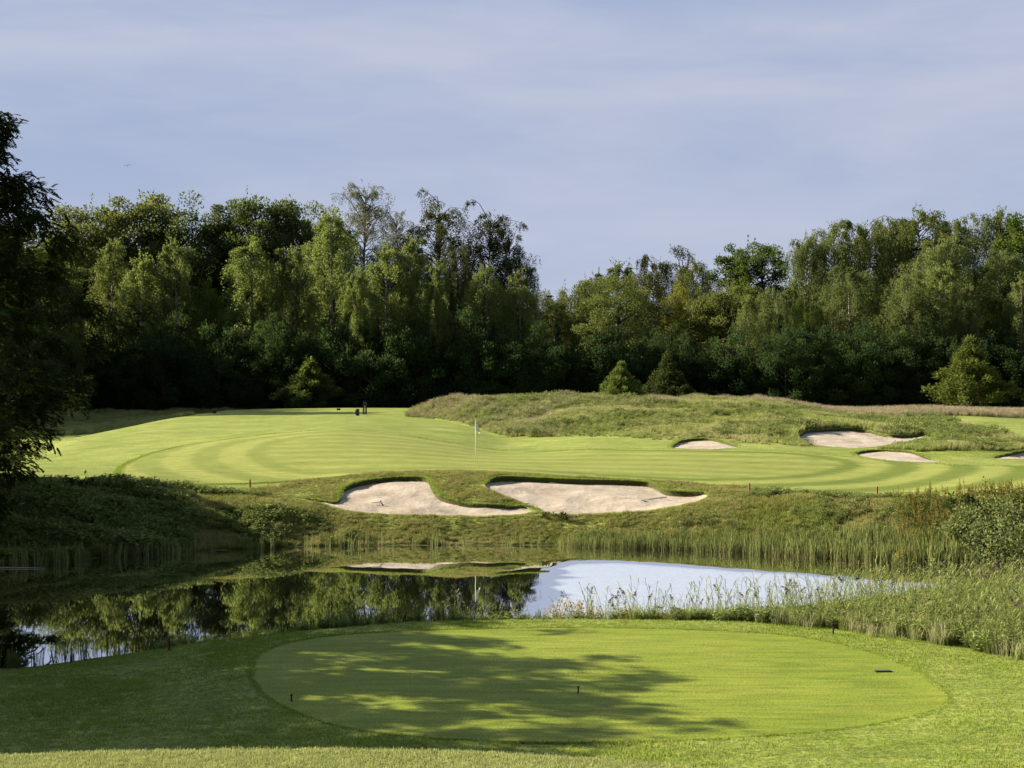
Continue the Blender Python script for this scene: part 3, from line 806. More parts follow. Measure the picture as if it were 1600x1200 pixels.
# shorter turf between and round the bunkers
X, Y, u = rand_uy(RG, 30000, 380, 1180, 60.2, 70.5)
bd = np.max([sd_near(P, X, Y, 3.) for kk, P in BUNK.items()], 0)
k = (bd < -.13) & (bd > -3) & (sd_near(APRON, X, Y, .5) < -.05)
X, Y = X[k], Y[k]
scatter('bunker_surround_grass', X, Y, c_bank, 6, RG.uniform(.18, .42, len(X))*(.4+vnoise(X*1.2, Y)), RG, 'uneven short rough between and round the two near bunkers', 'grass', RG.random(len(X)))
# reeds on the far waterline
X, Y, u = rand_uy(RG, 60000, -60, 1640, 50, 61.5)
sf = shore(SHF, u); d = Y-sf
dens = pch([-60, 200, 420, 560, 860, 900, 1000, 1500, 1640], [.22, .16, .1, .1, .06, .8, 1., 1., .6], u)
wid = pch([-60, 500, 880, 1100, 1500, 1640], [.9, .7, .8, 1.5, 1.9, 1.6], u)
k = (d > -.7) & (d < wid-.5) & (RG.random(len(X)) < dens*.42*(.5+vnoise(X*1.2, Y*.8+3)))
X, Y, u = X[k], Y[k], u[k]
hs = pch([-60, 300, 560, 860, 920, 1200, 1450, 1640], [.6, .5, .5, .4, .48, .56, .74, .8], u)*RG.uniform(.7, 1.15, len(u))
scatter('far_reeds', X, Y, c_reed, 8, hs, RG, 'upright reeds with straw coloured feet along the far waterline', 'reeds', RG.random(len(X)), zs=1.)
X, Y, u = rand_uy(RG, 2600, 1400, 1640, 52.8, 58)
k = RG.random(len(X)) < .3
scatter('rusty_spikes', X[k], Y[k], c_spike, 5, RG.uniform(.35, .8, k.sum()), RG, 'rusty and yellow flower spikes on the right end of the far bank', 'weeds', RG.random(k.sum()))
# near shore: reeds, sedges, marsh on the right
X, Y, u = rand_uy(RG, 48000, -60, 2050, 27, 48.5)
sn = shore(SHN, u); bk = pch([-60, 0, 330, 500, 700, 900, 1100, 1250, 1400, 1600, 1900], [32.6, 33, 35.3, 36.2, 37., 37.1, 36.8, 35.9, 34.4, 31.8, 28.4], u)
d = Y-bk; k = (d > 0) & (Y < sn+1.1)
X, Y, u, sn, d = [a[k] for a in (X, Y, u, sn, d)]
r = RG.random(len(X))
hgt = pch([-60, 60, 300, 420, 560, 700, 850, 1000, 1250, 1450, 1600], [.6, .6, .4, .5, .8, .7, .6, .8, .78, .85, .8], u)
k = (u < 900) & (u > -40) & (r < pch([-60, 200, 420, 520, 650, 760, 900], [.2, .16, .2, .5, .34, .24, .14], u))
scatter('near_reeds', X[k], Y[k], c_shade_reed, 8, (hgt*RG.uniform(.5, 1.05, len(u)))[k]*.85, RG, 'dark reed blades behind the left half of the tee', 'reeds', RG.random(k.sum()))
k = (u > 560) & (r < pch([560, 800, 900, 1200, 1400, 1700], [.12, .24, .4, .4, .38, .36], u)) & (d > .25)
scatter('plumed_reeds', X[k], Y[k], c_phrag, 9, (hgt*(.42+.8*RG.random(len(u))**1.9))[k]*1.05, RG, 'plumed reeds leaning right between the tee and the bright water', 'reeds', RG.random(k.sum()), tilt=.14)
k = (u > 380) & (r > .5) & (r < .82)
scatter('shore_sedge', X[k], Y[k], c_sedge, 6, (hgt*RG.uniform(.5, .95, len(u)))[k], RG, 'low sedge and marsh leaves along the near shore', 'sedge', vnoise(X*.6, Y*.6)[k])
k = (r > .82) & (u > 250)
scatter('shore_weeds', X[k], Y[k], c_weed, 6, (hgt*RG.uniform(.5, 1., len(u)))[k], RG, 'leafy weeds along the near shore', 'weeds', RG.random(k.sum()))
X, Y, u = rand_uy(RG, 5000, 1180, 1700, 30, 38.5)
bk2 = pch([1180, 1250, 1400, 1600, 1700], [36.3, 35.7, 34.2, 31.4, 29.8], u); k = (Y > bk2-.2) & (Y < bk2+1.1) & (RG.random(len(X)) < pch([1180, 1300, 1420, 1700], [.04, .1, .2, .3], u)*(vnoise(X*1.1, Y*1.3) > .35))
scatter('marsh_straw', X[k], Y[k], c_pale, 5, RG.uniform(.3, .7, k.sum()), RG, 'bleached straw grass edging the marsh right of the tee', 'grass', RG.random(k.sum()))
#@@PART3@@
# ------------------------------------------------------------------ trees
def limb(rng, a, b, r0, r1, k=5, wob=.06):
    t = np.linspace(0, 1, k)[:, None]; L = np.linalg.norm(np.array(b)-a)
    P = np.array(a)+(np.array(b)-a)*t
    P[1:-1] += rng.normal(0, wob*L, (k-2, 3))*[1, 1, .5]
    P[:, 2] += (np.sin(t[:, 0]*PI))*.06*L
    return P, np.linspace(r0, r1, k)

def leaf_cluster(mb, rng, c, rad, n, L, W, out, up=.5):
    """leaves through a flattened clump, thickest near its outer skin"""
    d = norm(rng.normal(0, 1, (n, 3))); r = rng.random(n)[:, None]**.45
    C = c+d*r*rad
    A = norm(d*.5+out*.5+rng.normal(0, .6, (n, 3))+[0, 0, -.25])
    Nn = norm(rng.normal(0, .55, (n, 3))+[0, 0, up]+out*.5)
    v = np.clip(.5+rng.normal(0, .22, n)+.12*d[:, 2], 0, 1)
    mb.cards(C, A, Nn, L*rng.uniform(.7, 1.3, n), W*rng.uniform(.7, 1.2, n), attr=v)

def broadleaf(seed, H=22., R=5.5, cb=.18, ncl=120, nl=230, L=.32, W=.21, pw=1.0, lobes=.22, shoots=40, airy=0., trunk=True):
    rng = np.random.default_rng(seed); cr = MB(); tr = MB()
    z0 = cb*H; hz = (H-z0)/2; cz = z0+hz
    ph = rng.uniform(0, 2*PI, 6)
    cl = []
    for i in range(ncl):
        d = norm(rng.normal(0, 1, 3)); 
        rr = (.55+.45*rng.random()**.5)
        th = math.atan2(d[1], d[0])
        lob = 1+lobes*(math.sin(3*th+ph[0]+2*d[2])*.6+math.sin(5*th+ph[1]+4*d[2])*.4)
        f = 1.0 if d[2] > 0 else .92
        p = np.array([d[0]*R*rr*lob*f, d[1]*R*rr*lob*f, cz+np.sign(d[2])*abs(d[2])**pw*hz*rr*lob*.94])
        s = R*rng.uniform(.2, .34)
        cl.append((p, s))
        leaf_cluster(cr, rng, p, np.array([s, s, s*.62]), int(nl*(1-airy)*rng.uniform(.7, 1.3)), L, W, norm(p-[0, 0, cz-.2*hz]))
    # upright shoots breaking the outline
    for i in range(shoots):
        p, s = cl[rng.integers(len(cl))]
        if p[2] < cz: continue
        h = rng.uniform(.5, 1.3)*R*.16; b = p+rng.normal(0, s*.45, 3)+[0, 0, s*.5]
        m = 14; t = rng.random(m)[:, None]
        C = b+np.array([rng.normal(0, .25), rng.normal(0, .25), 1])*h*t*1.4
        cr.cards(C, rng.normal(0, .7, (m, 3))+[0, 0, .5], rng.normal(0, 1, (m, 3)), L*.8, W*.8, attr=.6)
    if trunk:
        tp = np.array([[0, 0, -.5], [0, 0, 0.02*H], [.1, 0, .25*H], [-.05, .1, .5*H], [.1, 0, .75*H], [0, 0, .9*H]])
        tr.tube(tp, np.array([.02, .017, .013, .01, .006, .002])*H, 7)
        for p, s in cl[:34]:
            h = np.clip(p[2]-.25*np.linalg.norm(p[:2])-.08*H, .12*H, .85*H)
            P, r = limb(rng, [0, 0, h], p, .006*H, .0012*H); tr.tube(P, r, 4)
    return cr, tr

def birch(seed, H=20., R=3.4, cb=.2, nb=80, ns=11, m=28, L=.2, W=.11, droop=2.6, spread=1., airy=0., top=.98, pe=.8, jit=.3):
    rng = np.random.default_rng(seed); cr = MB(); tr = MB()
    lean = rng.normal(0, .25, 2)
    tz = np.linspace(0, 1, 9); tp = np.column_stack([lean[0]*tz**2+.15*np.sin(tz*5+seed), lean[1]*tz**2+.12*np.cos(tz*4+seed), tz*H*top]); tp[0, 2] = -.5
    tr.tube(tp, np.linspace(.0125, .0015, 9)*H, 7)
    for i in range(nb):
        t = cb+(1-cb)*((i+rng.random())/nb)**.9*.97
        prof = math.sin(min(1, (1-t)/(1-cb)*1.12+.07)*PI*.62)**pe
        ln = R*prof*rng.uniform(.55-.25*jit, 1.12)+.25; az = i*2.4+rng.normal(0, .4)
        z = t*H*top; base = np.array([np.interp(t, tz, tp[:, 0]), np.interp(t, tz, tp[:, 1]), z])
        rise = ln*rng.uniform(.5-.45*jit, 1.0+.5*jit)*(1.15-.5*(1-t))
        s = np.linspace(0, 1, 6)
        P = base+np.column_stack([np.cos(az)*ln*s, np.sin(az)*ln*s, rise*(1.6*s-1.05*s**2.2)])
        P[1:] += np.cumsum(rng.normal(0, .09+.12*jit, (5, 3))*ln*.3, 0)
        tr.tube(P, np.linspace(.0024, .0005, 6)*H, 4, mat=1)
        for j in range(ns):
            if rng.random() < airy: continue
            q = rng.uniform(.25, 1.)**.7
            c = np.array([np.interp(q, s, P[:, k]) for k in range(3)])+rng.normal(0, .12, 3)
            dl = droop*rng.uniform(.35, 1.15)*(.35+.65*prof)*(.5 if t > .93 else 1)
            tt = np.sort(rng.random(m))[:, None]
            sway = np.array([math.cos(az)*.35*rng.random(), math.sin(az)*.35*rng.random(), -1.])*dl
            C = c+sway*tt+rng.normal(0, .09+.04*dl, (m, 3))
            A = rng.normal(0, .5, (m, 3))+[0, 0, -.8]
            cr.cards(C, A, rng.normal(0, 1, (m, 3)), L*rng.uniform(.7, 1.3, m), W*rng.uniform(.7, 1.2, m), attr=np.clip(.5+rng.normal(0, .2)+rng.normal(0, .15, m), 0, 1))
    # leading shoots
    for i in range(12):
        c = tp[-1]+rng.normal(0, .3, 3); k = 10; t = rng.random(k)[:, None]
        cr.cards(c+np.array([rng.normal(0, .5), rng.normal(0, .5), .8])*t, rng.normal(0, .6, (k, 3)), rng.normal(0, 1, (k, 3)), L, W, attr=.6)
    return cr, tr

def spruce(seed, H=20., R=2.8, nw=34, nbr=9):
    rng = np.random.default_rng(seed); cr = MB(); tr = MB()
    tr.tube([[0, 0, -.5], [0, 0, H*.5], [0, 0, H]], np.array([.014, .008, .001])*H, 6)
    for i in range(nw):
        t = .06+.93*(i/nw); ln = R*(1-t)**.75+.12
        for j in range(nbr):
            az = rng.uniform(0, 2*PI); l = ln*rng.uniform(.6, 1.1); k = 16
            s = rng.uniform(.1, 1, k)[:, None]
            C = np.array([0, 0, t*H])+np.column_stack([np.cos(az)*l*s[:, 0], np.sin(az)*l*s[:, 0], (.12*s-.38*s**2)[:, 0]*l])+rng.normal(0, .08, (k, 3))
            A = np.array([math.cos(az), math.sin(az), -.35])+rng.normal(0, .5, (k, 3))
            cr.cards(C, A, rng.normal(0, .5, (k, 3))+[0, 0, 1], .45, .13, attr=np.clip(rng.normal(.5, .2, k), 0, 1))
    k = 14; t = rng.random(k)[:, None]
    cr.cards(np.array([0, 0, H*.97])+[0, 0, .9]*t, rng.normal(0, .6, (k, 3))+[0, 0, .7], rng.normal(0, 1, (k, 3)), .3, .1, attr=.5)
    return cr, tr

def young(seed, H=6., R=2.6, n=120, nl=70):
    """young conifer-shaped tree: tiers of up-turned tufts, wide at the foot"""
    rng = np.random.default_rng(seed); cr = MB(); tr = MB()
    tr.tube([[0, 0, -.3], [0, 0, H*.5], [.05, 0, H*.95]], np.array([.02, .012, .003])*H, 6)
    for i in range(n):
        t = rng.random()**1.1*.98+.02; az = rng.uniform(0, 2*PI)
        ln = R*(1-t)**1.1*rng.uniform(.5, 1.12)+.06; rise = .45*ln+rng.normal(0, .15)
        tip = np.array([math.cos(az)*ln, math.sin(az)*ln, t*H*.93+rise])
        P, r = limb(rng, [0, 0, t*H*.93], tip, .03, .008, 4); tr.tube(P, r, 4)
        s = .26+.16*rng.random()
        leaf_cluster(cr, rng, tip, np.array([s, s, s*1.1]), nl, .24, .1, norm(tip-[0, 0, t*H*.8])+[0, 0, .9])
        leaf_cluster(cr, rng, tip*[.6, .6, 1]-[0, 0, rise*.4], np.array([s*1.1, s*1.1, s*.9]), nl//2, .24, .1, norm(tip-[0, 0, t*H*.8]))
    return cr, tr

PROTO = {}
M_GREYBARK = simple('grey bark', (.16, .15, .14), .9, var=.3, scale=3)
def ext(cr):
    v = np.concatenate(cr.v); r = np.hypot(v[:, 0], v[:, 1])
    return float(np.percentile(v[:, 2], 99.8)), 2*float(np.percentile(r, 90))
def proto(kind, builders, bark):
    out = []
    for cr, tr in builders:
        out.append((cr.mesh('crown', M_LEAF), tr.mesh('trunk', bark) if tr.n else None, ext(cr)))
    PROTO[kind] = out
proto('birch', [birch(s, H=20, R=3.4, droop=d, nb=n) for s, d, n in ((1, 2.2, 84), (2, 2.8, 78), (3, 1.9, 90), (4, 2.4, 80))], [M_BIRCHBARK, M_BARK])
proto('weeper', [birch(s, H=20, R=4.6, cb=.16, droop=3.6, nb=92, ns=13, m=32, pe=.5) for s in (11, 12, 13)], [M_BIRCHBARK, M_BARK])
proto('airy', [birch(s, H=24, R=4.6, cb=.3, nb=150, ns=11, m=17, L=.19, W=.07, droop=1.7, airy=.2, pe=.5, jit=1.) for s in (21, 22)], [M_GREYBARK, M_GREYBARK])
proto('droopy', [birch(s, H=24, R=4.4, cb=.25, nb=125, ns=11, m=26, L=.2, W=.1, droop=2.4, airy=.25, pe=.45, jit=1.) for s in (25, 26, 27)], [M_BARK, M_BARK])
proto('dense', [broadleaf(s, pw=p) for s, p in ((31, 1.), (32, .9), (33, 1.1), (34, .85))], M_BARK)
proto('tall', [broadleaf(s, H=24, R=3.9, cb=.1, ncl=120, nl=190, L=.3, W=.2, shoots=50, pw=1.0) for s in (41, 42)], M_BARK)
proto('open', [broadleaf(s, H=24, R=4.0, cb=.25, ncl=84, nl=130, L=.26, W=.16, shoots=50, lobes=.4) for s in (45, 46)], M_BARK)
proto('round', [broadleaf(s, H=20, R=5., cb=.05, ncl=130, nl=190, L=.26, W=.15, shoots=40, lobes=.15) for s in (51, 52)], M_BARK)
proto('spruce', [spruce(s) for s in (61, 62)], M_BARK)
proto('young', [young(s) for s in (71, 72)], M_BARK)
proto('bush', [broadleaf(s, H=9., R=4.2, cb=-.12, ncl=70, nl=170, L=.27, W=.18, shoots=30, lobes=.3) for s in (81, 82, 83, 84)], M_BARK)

TR = np.random.default_rng(77)
FRONT = {}
def plant(kind, var, x, y, D, w, rgb, label, name='tree', cat='tree', group=None, base=None):
    """a tree whose top stands at photo pixel (x, y) at distance D, w pixels wide"""
    cm, tm, (h0, w0) = PROTO[kind][var % len(PROTO[kind])]
    X = (x-800)/F*D; zg = float(ground_base(np.array([X]), np.array([D]))[0]) if base is None else base
    Ht = zp(D, y)-zg; Wd = w/F*D*{'dense': 1.25, 'weeper': 1.2, 'birch': 1.12, 'tall': 1.2}.get(kind, 1.)
    r = empty(name, (X, D, zg), label, cat, group, TR.uniform(0, 2*PI))
    r.scale = (Wd/w0, Wd/w0, Ht/h0)
    j = TR.normal(1, .05)
    c = bpy.data.objects.new('crown', cm); COL.objects.link(c); c.parent = r; c.color = (rgb[0]*j, rgb[1]*j, rgb[2]*j, 1)
    if tm is not None:
        t = bpy.data.objects.new('trunk', tm); COL.objects.link(t); t.parent = r
    return r

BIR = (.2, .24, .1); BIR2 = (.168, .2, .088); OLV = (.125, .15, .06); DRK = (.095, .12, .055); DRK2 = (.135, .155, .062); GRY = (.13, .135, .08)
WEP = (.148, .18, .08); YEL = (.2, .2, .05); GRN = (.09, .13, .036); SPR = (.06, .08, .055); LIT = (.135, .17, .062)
TREES = [
 # back row at left, dense dark crowns
 ('dense', 0, 95, 350, 205, 130, DRK2, 'low rounded dark broadleaf tree just right of the near tree at left'),
 ('dense', 1, 150, 322, 212, 120, DRK2, 'dark rounded broadleaf tree, leftmost high crown of the back row'),
 ('dense', 2, 222, 303, 215, 125, DRK2, 'highest of the dark dense crowns of the back row at left'),
 ('dense', 3, 300, 314, 214, 115, DRK, 'dark dense crown behind the birch pair at left'),
 ('tall', 0, 352, 318, 216, 85, DRK, 'dark upright crown between the dense crowns and the big pale birch'),
 ('dense', 1, 405, 312, 215, 110, DRK, 'dark dense crown behind the broad pale birch at left centre'),
 ('tall', 1, 452, 322, 216, 80, DRK, 'dark pointed crown left of the big pale birch'),
 ('dense', 0, 500, 322, 220, 90, DRK2, 'olive dark crown right behind the big pale birch'),
 ('airy', 0, 566, 288, 212, 105, GRY, 'tallest see-through grey birch with bare looking twigs against the sky'),
 ('airy', 1, 622, 330, 216, 75, GRY, 'thin see-through grey birch beside the tallest one'),
 ('droopy', 0, 684, 303, 212, 128, (.085, .095, .045), 'wide half see-through birch with drooping outer twigs against the sky'),
 ('droopy', 1, 755, 316, 213, 108, (.065, .075, .034), 'dark open crowned tree with sky gaps, right of the drooping birch'),
 ('droopy', 2, 797, 352, 210, 70, (.055, .065, .03), 'dark ragged tree on the right shoulder of the left wood'),
 ('droopy', 0, 824, 398, 206, 50, (.055, .065, .03), 'slim dark tree ending the left wood against the sky gap'),
 # front row of pale birches at left
 ('birch', 0, 176, 376, 192, 62, BIR2, 'slim pale birch nearest the near tree at the left edge'),
 ('birch', 1, 222, 400, 188, 84, BIR, 'lower bushy pale birch, first of the lit pair at left'),
 ('birch', 2, 277, 377, 190, 74, BIR2, 'taller pale birch of the lit pair at left'),
 ('round', 0, 318, 436, 188, 60, GRN, 'small green rounded tree between the birch pair and the broad birch'),
 ('birch', 3, 392, 374, 188, 92, BIR, 'broad pale birch with ragged left edge at left centre'),
 ('birch', 0, 456, 388, 187, 80, BIR2, 'pale birch in front of the dark pointed crown'),
 ('birch', 1, 517, 332, 192, 100, BIR, 'big tall pale birch just left of the see-through grey birch'),
 ('birch', 2, 549, 420, 182, 58, BIR, 'low narrow pale birch standing before the tallest grey birch'),
 ('birch', 3, 604, 380, 186, 84, BIR, 'pale birch with drooping twigs below the tallest grey birch'),
 ('birch', 0, 646, 372, 188, 66, BIR, 'bright pale birch left of the tall sky gap'),
 ('birch', 2, 672, 408, 184, 58, BIR2, 'lower pale birch hugging the bright one by the tall sky gap'),
 ('weeper', 0, 712, 384, 190, 58, (.075, .085, .045), 'greyish weeping birch in the sky gap below the open crowns'),
 ('birch', 1, 760, 414, 184, 72, BIR2, 'rounded pale birch below the dark open crown'),
 ('birch', 3, 813, 424, 186, 64, BIR2, 'birch with two white stems showing at the right end of the left wood'),
 # the low middle of the skyline
 ('spruce', 0, 858, 458, 250, 40, SPR, 'leftmost dark spruce tip in the low middle of the skyline'),
 ('spruce', 1, 879, 452, 252, 34, SPR, 'second spruce tip in the low middle of the skyline, thin and pointed'),
 ('spruce', 0, 910, 444, 250, 44, SPR, 'broader spruce tip left of the round olive tree'),
 ('spruce', 1, 936, 424, 248, 46, SPR, 'tallest spruce tip, left behind the round olive tree'),
 ('spruce', 0, 982, 414, 250, 36, SPR, 'small spruce tip peeping over the round olive tree'),
 ('round', 0, 848, 455, 232, 70, OLV, 'round olive crown at the left of the low skyline gap'),
 ('round', 1, 892, 452, 234, 74, DRK2, 'round dark green crown in the low skyline gap'),
 ('dense', 1, 925, 438, 236, 70, DRK2, 'dark crown joining the skyline gap to the round olive tree'),
 ('birch', 3, 866, 470, 215, 70, DRK2, 'dull green birch in the low gap below the spruce tips'),
 ('birch', 1, 966, 410, 225, 74, OLV, 'olive birch peeping over the round olive tree'),
 ('round', 1, 966, 428, 200, 128, OLV, 'round olive coloured tree in the middle of the wood'),
 ('weeper', 1, 1020, 402, 212, 70, (.075, .085, .035), 'olive weeping birch right behind the round olive tree'),
 ('open', 1, 1070, 384, 215, 68, (.055, .065, .03), 'dark open topped tree standing out right of the middle'),
 ('weeper', 2, 1085, 410, 205, 70, OLV, 'olive tree draped before the dark open topped tree'),
 ('round', 0, 1056, 444, 198, 52, YEL, 'yellowish green tree right of the round olive tree'),
 ('tall', 0, 1150, 386, 204, 68, GRN, 'green twin topped tree, left of the two'),
 ('tall', 1, 1190, 380, 202, 74, GRN, 'green twin topped tree, right and taller of the two'),
 ('dense', 3, 1140, 440, 196, 100, DRK2, 'dark green broad tree below the twin topped trees'),
 ('weeper', 0, 1216, 452, 188, 66, WEP, 'low weeping birch in front of the right twin topped tree'),
 ('birch', 1, 1168, 462, 186, 42, BIR2, 'small pointed pale tree left of the low weeping birch'),
 # right wood
 ('weeper', 2, 1254, 372, 208, 80, WEP, 'leftmost high birch of the right wood, thin topped'),
 ('weeper', 1, 1304, 348, 210, 90, WEP, 'second high weeping birch of the right wood'),
 ('weeper', 0, 1352, 344, 212, 90, OLV, 'dark topped weeping birch left of the highest crown at right'),
 ('weeper', 2, 1438, 328, 214, 130, OLV, 'highest broad weeping crown of the right wood'),
 ('weeper', 1, 1398, 345, 216, 90, OLV, 'shaded weeping crown hugging the highest one at right from its left'),
 ('weeper', 0, 1496, 342, 212, 90, WEP, 'weeping birch next right of the highest crown'),
 ('weeper', 2, 1556, 332, 210, 90, WEP, 'tall weeping birch near the right edge with a wispy top'),
 ('dense', 2, 1604, 338, 206, 110, GRN, 'bright green topped tree cut by the right edge of the photo'),
 ('weeper', 1, 1326, 418, 190, 92, WEP, 'weeping birch with a white stem showing through in the right wood'),
 ('weeper', 0, 1268, 470, 186, 60, GRN, 'small green weeping tree right of the low weeping birch'),
 ('weeper', 2, 1462, 374, 196, 110, BIR2, 'broad pale weeping birch in the front of the right wood'),
 ('weeper', 1, 1418, 428, 186, 84, BIR2, 'pale domed weeping birch low in the front of the right wood'),
 ('birch', 2, 1478, 412, 186, 76, BIR, 'brightest pale birch of the right wood'),
 ('birch', 0, 1511, 446, 184, 38, BIR2, 'narrow pointed pale birch beside the brightest one'),
 ('weeper', 0, 1560, 392, 196, 84, WEP, 'grey green birch above the young conifer at right'),
 ('birch', 3, 1596, 430, 184, 70, BIR2, 'pale birch with a white stem at the right edge of the photo'),
 ('birch', 1, 1556, 462, 186, 44, GRN, 'small dark green birch left of the edge birch'),
 # lit young trees at the foot of the wood
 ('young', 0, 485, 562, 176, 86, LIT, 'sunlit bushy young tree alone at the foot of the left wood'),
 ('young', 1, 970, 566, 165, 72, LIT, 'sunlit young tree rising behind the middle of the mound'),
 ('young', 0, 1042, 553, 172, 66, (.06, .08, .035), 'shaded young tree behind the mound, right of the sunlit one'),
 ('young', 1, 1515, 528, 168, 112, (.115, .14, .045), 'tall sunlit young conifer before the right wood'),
 ('bush', 0, 110, 505, 176, 60, DRK2, 'half lit bushy tree low by the near tree at the left edge'),
]
for kind, var, x, y, D, w, rgb, lab in TREES:
    nm = {'spruce': 'spruce_tree', 'birch': 'birch_tree', 'weeper': 'weeping_birch', 'airy': 'birch_tree', 'droopy': 'birch_tree', 'young': 'young_tree', 'bush': 'bushy_tree'}.get(kind, 'broadleaf_tree')
    plant(kind, var, x, y, D, w, rgb, lab, nm)
for i, (x, y, D, w) in enumerate(((-70, 330, 170, 130), (0, 360, 178, 130), (52, 380, 186, 120), (-30, 470, 150, 120), (40, 500, 160, 100))):
    plant('dense', i, x, y, D, w, DRK, 'dark tree of the wood showing through the near tree at the left edge', 'broadleaf_tree', 'tree', 'trees behind the near tree')
# shaded understorey along the foot of the wood, and the trees that close the wood behind
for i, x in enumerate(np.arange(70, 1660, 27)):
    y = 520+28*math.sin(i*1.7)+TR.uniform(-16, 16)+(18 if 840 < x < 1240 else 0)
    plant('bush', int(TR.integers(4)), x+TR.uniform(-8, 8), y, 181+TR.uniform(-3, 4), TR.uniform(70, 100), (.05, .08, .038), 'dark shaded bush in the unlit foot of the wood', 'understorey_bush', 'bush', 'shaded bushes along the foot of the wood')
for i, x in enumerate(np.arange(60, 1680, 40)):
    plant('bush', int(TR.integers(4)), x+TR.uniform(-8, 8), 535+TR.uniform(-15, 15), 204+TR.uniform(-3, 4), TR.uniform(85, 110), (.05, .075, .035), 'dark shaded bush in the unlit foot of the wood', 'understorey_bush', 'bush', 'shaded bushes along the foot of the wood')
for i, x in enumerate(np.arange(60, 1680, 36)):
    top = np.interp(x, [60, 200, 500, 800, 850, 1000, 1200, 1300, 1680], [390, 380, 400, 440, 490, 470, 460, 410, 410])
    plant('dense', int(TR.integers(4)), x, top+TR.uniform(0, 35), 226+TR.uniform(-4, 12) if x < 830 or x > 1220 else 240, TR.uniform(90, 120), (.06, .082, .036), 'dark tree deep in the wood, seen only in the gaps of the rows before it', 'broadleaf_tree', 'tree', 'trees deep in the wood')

# --- the near tree at the left edge, with hanging compound leaves
def ash(seed, H=19., R=6.6, ncl=460, nspray=34, z0=1.6, off=0.):
    rng = np.random.default_rng(seed); cr = MB(); tr = MB()
    tp = np.array([[0, 0, -.6], [0, 0, .6], [.15, .1, .25*H], [-.1, 0, .5*H], [.1, .1, .72*H], [0, 0, .93*H]])
    tr.tube(tp, np.array([.36, .3, .24, .17, .09, .02]), 9)
    for i in range(ncl):
        t = rng.random()**.85; z = z0+(H-z0)*t
        prof = (math.sin(min(1., t*1.02+.14)*PI*.93))**.55 if t < .99 else .2
        az = rng.uniform(0, 2*PI); rr = R*prof*(.52+.48*min(1., t/.4))*(.35+.65*rng.random()**.55)*(1+.16*math.sin(3*az+z*.9)+.12*math.sin(z*2.1+az))
        tip = np.array([math.cos(az)*rr, math.sin(az)*rr, z+rng.normal(0, .25)])
        bz = max(.8, z-.45*rr)
        P, r = limb(rng, [0, 0, bz], tip, .02+.003*rr, .005, 6, .05)
        if i % 2 == 0 or rr > R*.7: tr.tube(P, r, 4)
        s = rng.uniform(.5, .95)
        for j in range(nspray):       # one pinnate leaf: seven to nine leaflets on a drooping stalk
            d = norm(rng.normal(0, 1, 3)); c = tip+d*s*rng.random()**.5*[1, 1, .7]
            ax = norm(np.array([math.cos(az)*.6, math.sin(az)*.6, -.35])+rng.normal(0, .55, 3)); side = norm(np.cross(ax, [0, 0, 1.]))
            m = 9; q = np.linspace(.15, 1, m)
            C = c+ax*(q*.36)[:, None]+np.array([0, 0, -.09])*(q**2)[:, None]
            sg = np.where(np.arange(m) % 2 == 0, 1, -1)[:, None]
            A = ax*.55+side*sg*.8+[0, 0, -.25]
            cr.cards(C, A, np.array([0, 0, 1.])+rng.normal(0, .3, (m, 3)), .2*rng.uniform(.8, 1.2), .095, attr=np.clip(rng.normal(.5, .22), 0, 1))
    return cr, tr
cA, tA = ash(91, nspray=42)
AM = (cA.mesh('crown', M_NEARLEAF), tA.mesh('trunk', M_BARK))
cB, tB = ash(95, ncl=215, nspray=28)
BM = (cB.mesh('crown', M_NEARLEAF), tB.mesh('trunk', M_BARK))
def near_tree(X, Y, H, label, rz, sxy=1., group=None, rgb=(.04, .056, .018), AM=AM):
    z = float(ground_base(np.array([X]), np.array([Y]))[0])
    r = empty('ash_tree', (X, Y, z-.1), label, 'tree', group, rz); r.scale = (sxy, sxy, H/19.)
    for nm, me in zip(('crown', 'trunk'), AM):
        o = bpy.data.objects.new(nm, me); COL.objects.link(o); o.parent = r; o.color = (*rgb, 1)
    return r
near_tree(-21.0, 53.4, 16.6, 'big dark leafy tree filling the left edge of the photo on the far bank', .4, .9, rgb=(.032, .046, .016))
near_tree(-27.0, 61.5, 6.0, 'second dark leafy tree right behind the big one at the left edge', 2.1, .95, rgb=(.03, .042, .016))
#@@SHADE@@
# trees outside the frame on the left whose shade lies over the tee, the bank and the wood's foot
for X, Y, H, sx, lab in (
    (-19.0, 39.5, 10.2, .8, 'leafy tree outside the left edge, level with the far end of the tee'),
    (-18.0, 34.4, 11.0, .8, 'leafy tree outside the left edge, level with the middle of the tee'),
    (-17.0, 30.4, 10.0, .8, 'leafy tree outside the left edge, level with the front of the tee'),
    (-16.0, 26.1, 8.9, .75, 'leafy tree outside the left edge, level with the slope before the tee'),
    (-25.0, 36.5, 10.0, 1., 'leafy tree outside the left edge in the row behind, farthest one'),
    (-24.0, 31.5, 10.0, 1., 'leafy tree outside the left edge in the row behind, middle one'),
    (-23.0, 26.5, 9.5, 1., 'leafy tree outside the left edge in the row behind, nearest but one'),
    (-21.0, 22.0, 8.0, 1., 'leafy tree outside the left edge in the row behind, nearest one'),
    (-33.5, 62.5, 7.5, 1., 'leafy tree outside the left edge behind the big dark one, shading the bank'),
    (-41.0, 68.0, 10.5, 1., 'leafy tree farthest outside the left edge on the far bank')):
    near_tree(X, Y, H, lab, X*1.3, sx, 'trees outside the frame at left', AM=BM if X > -20 else AM)
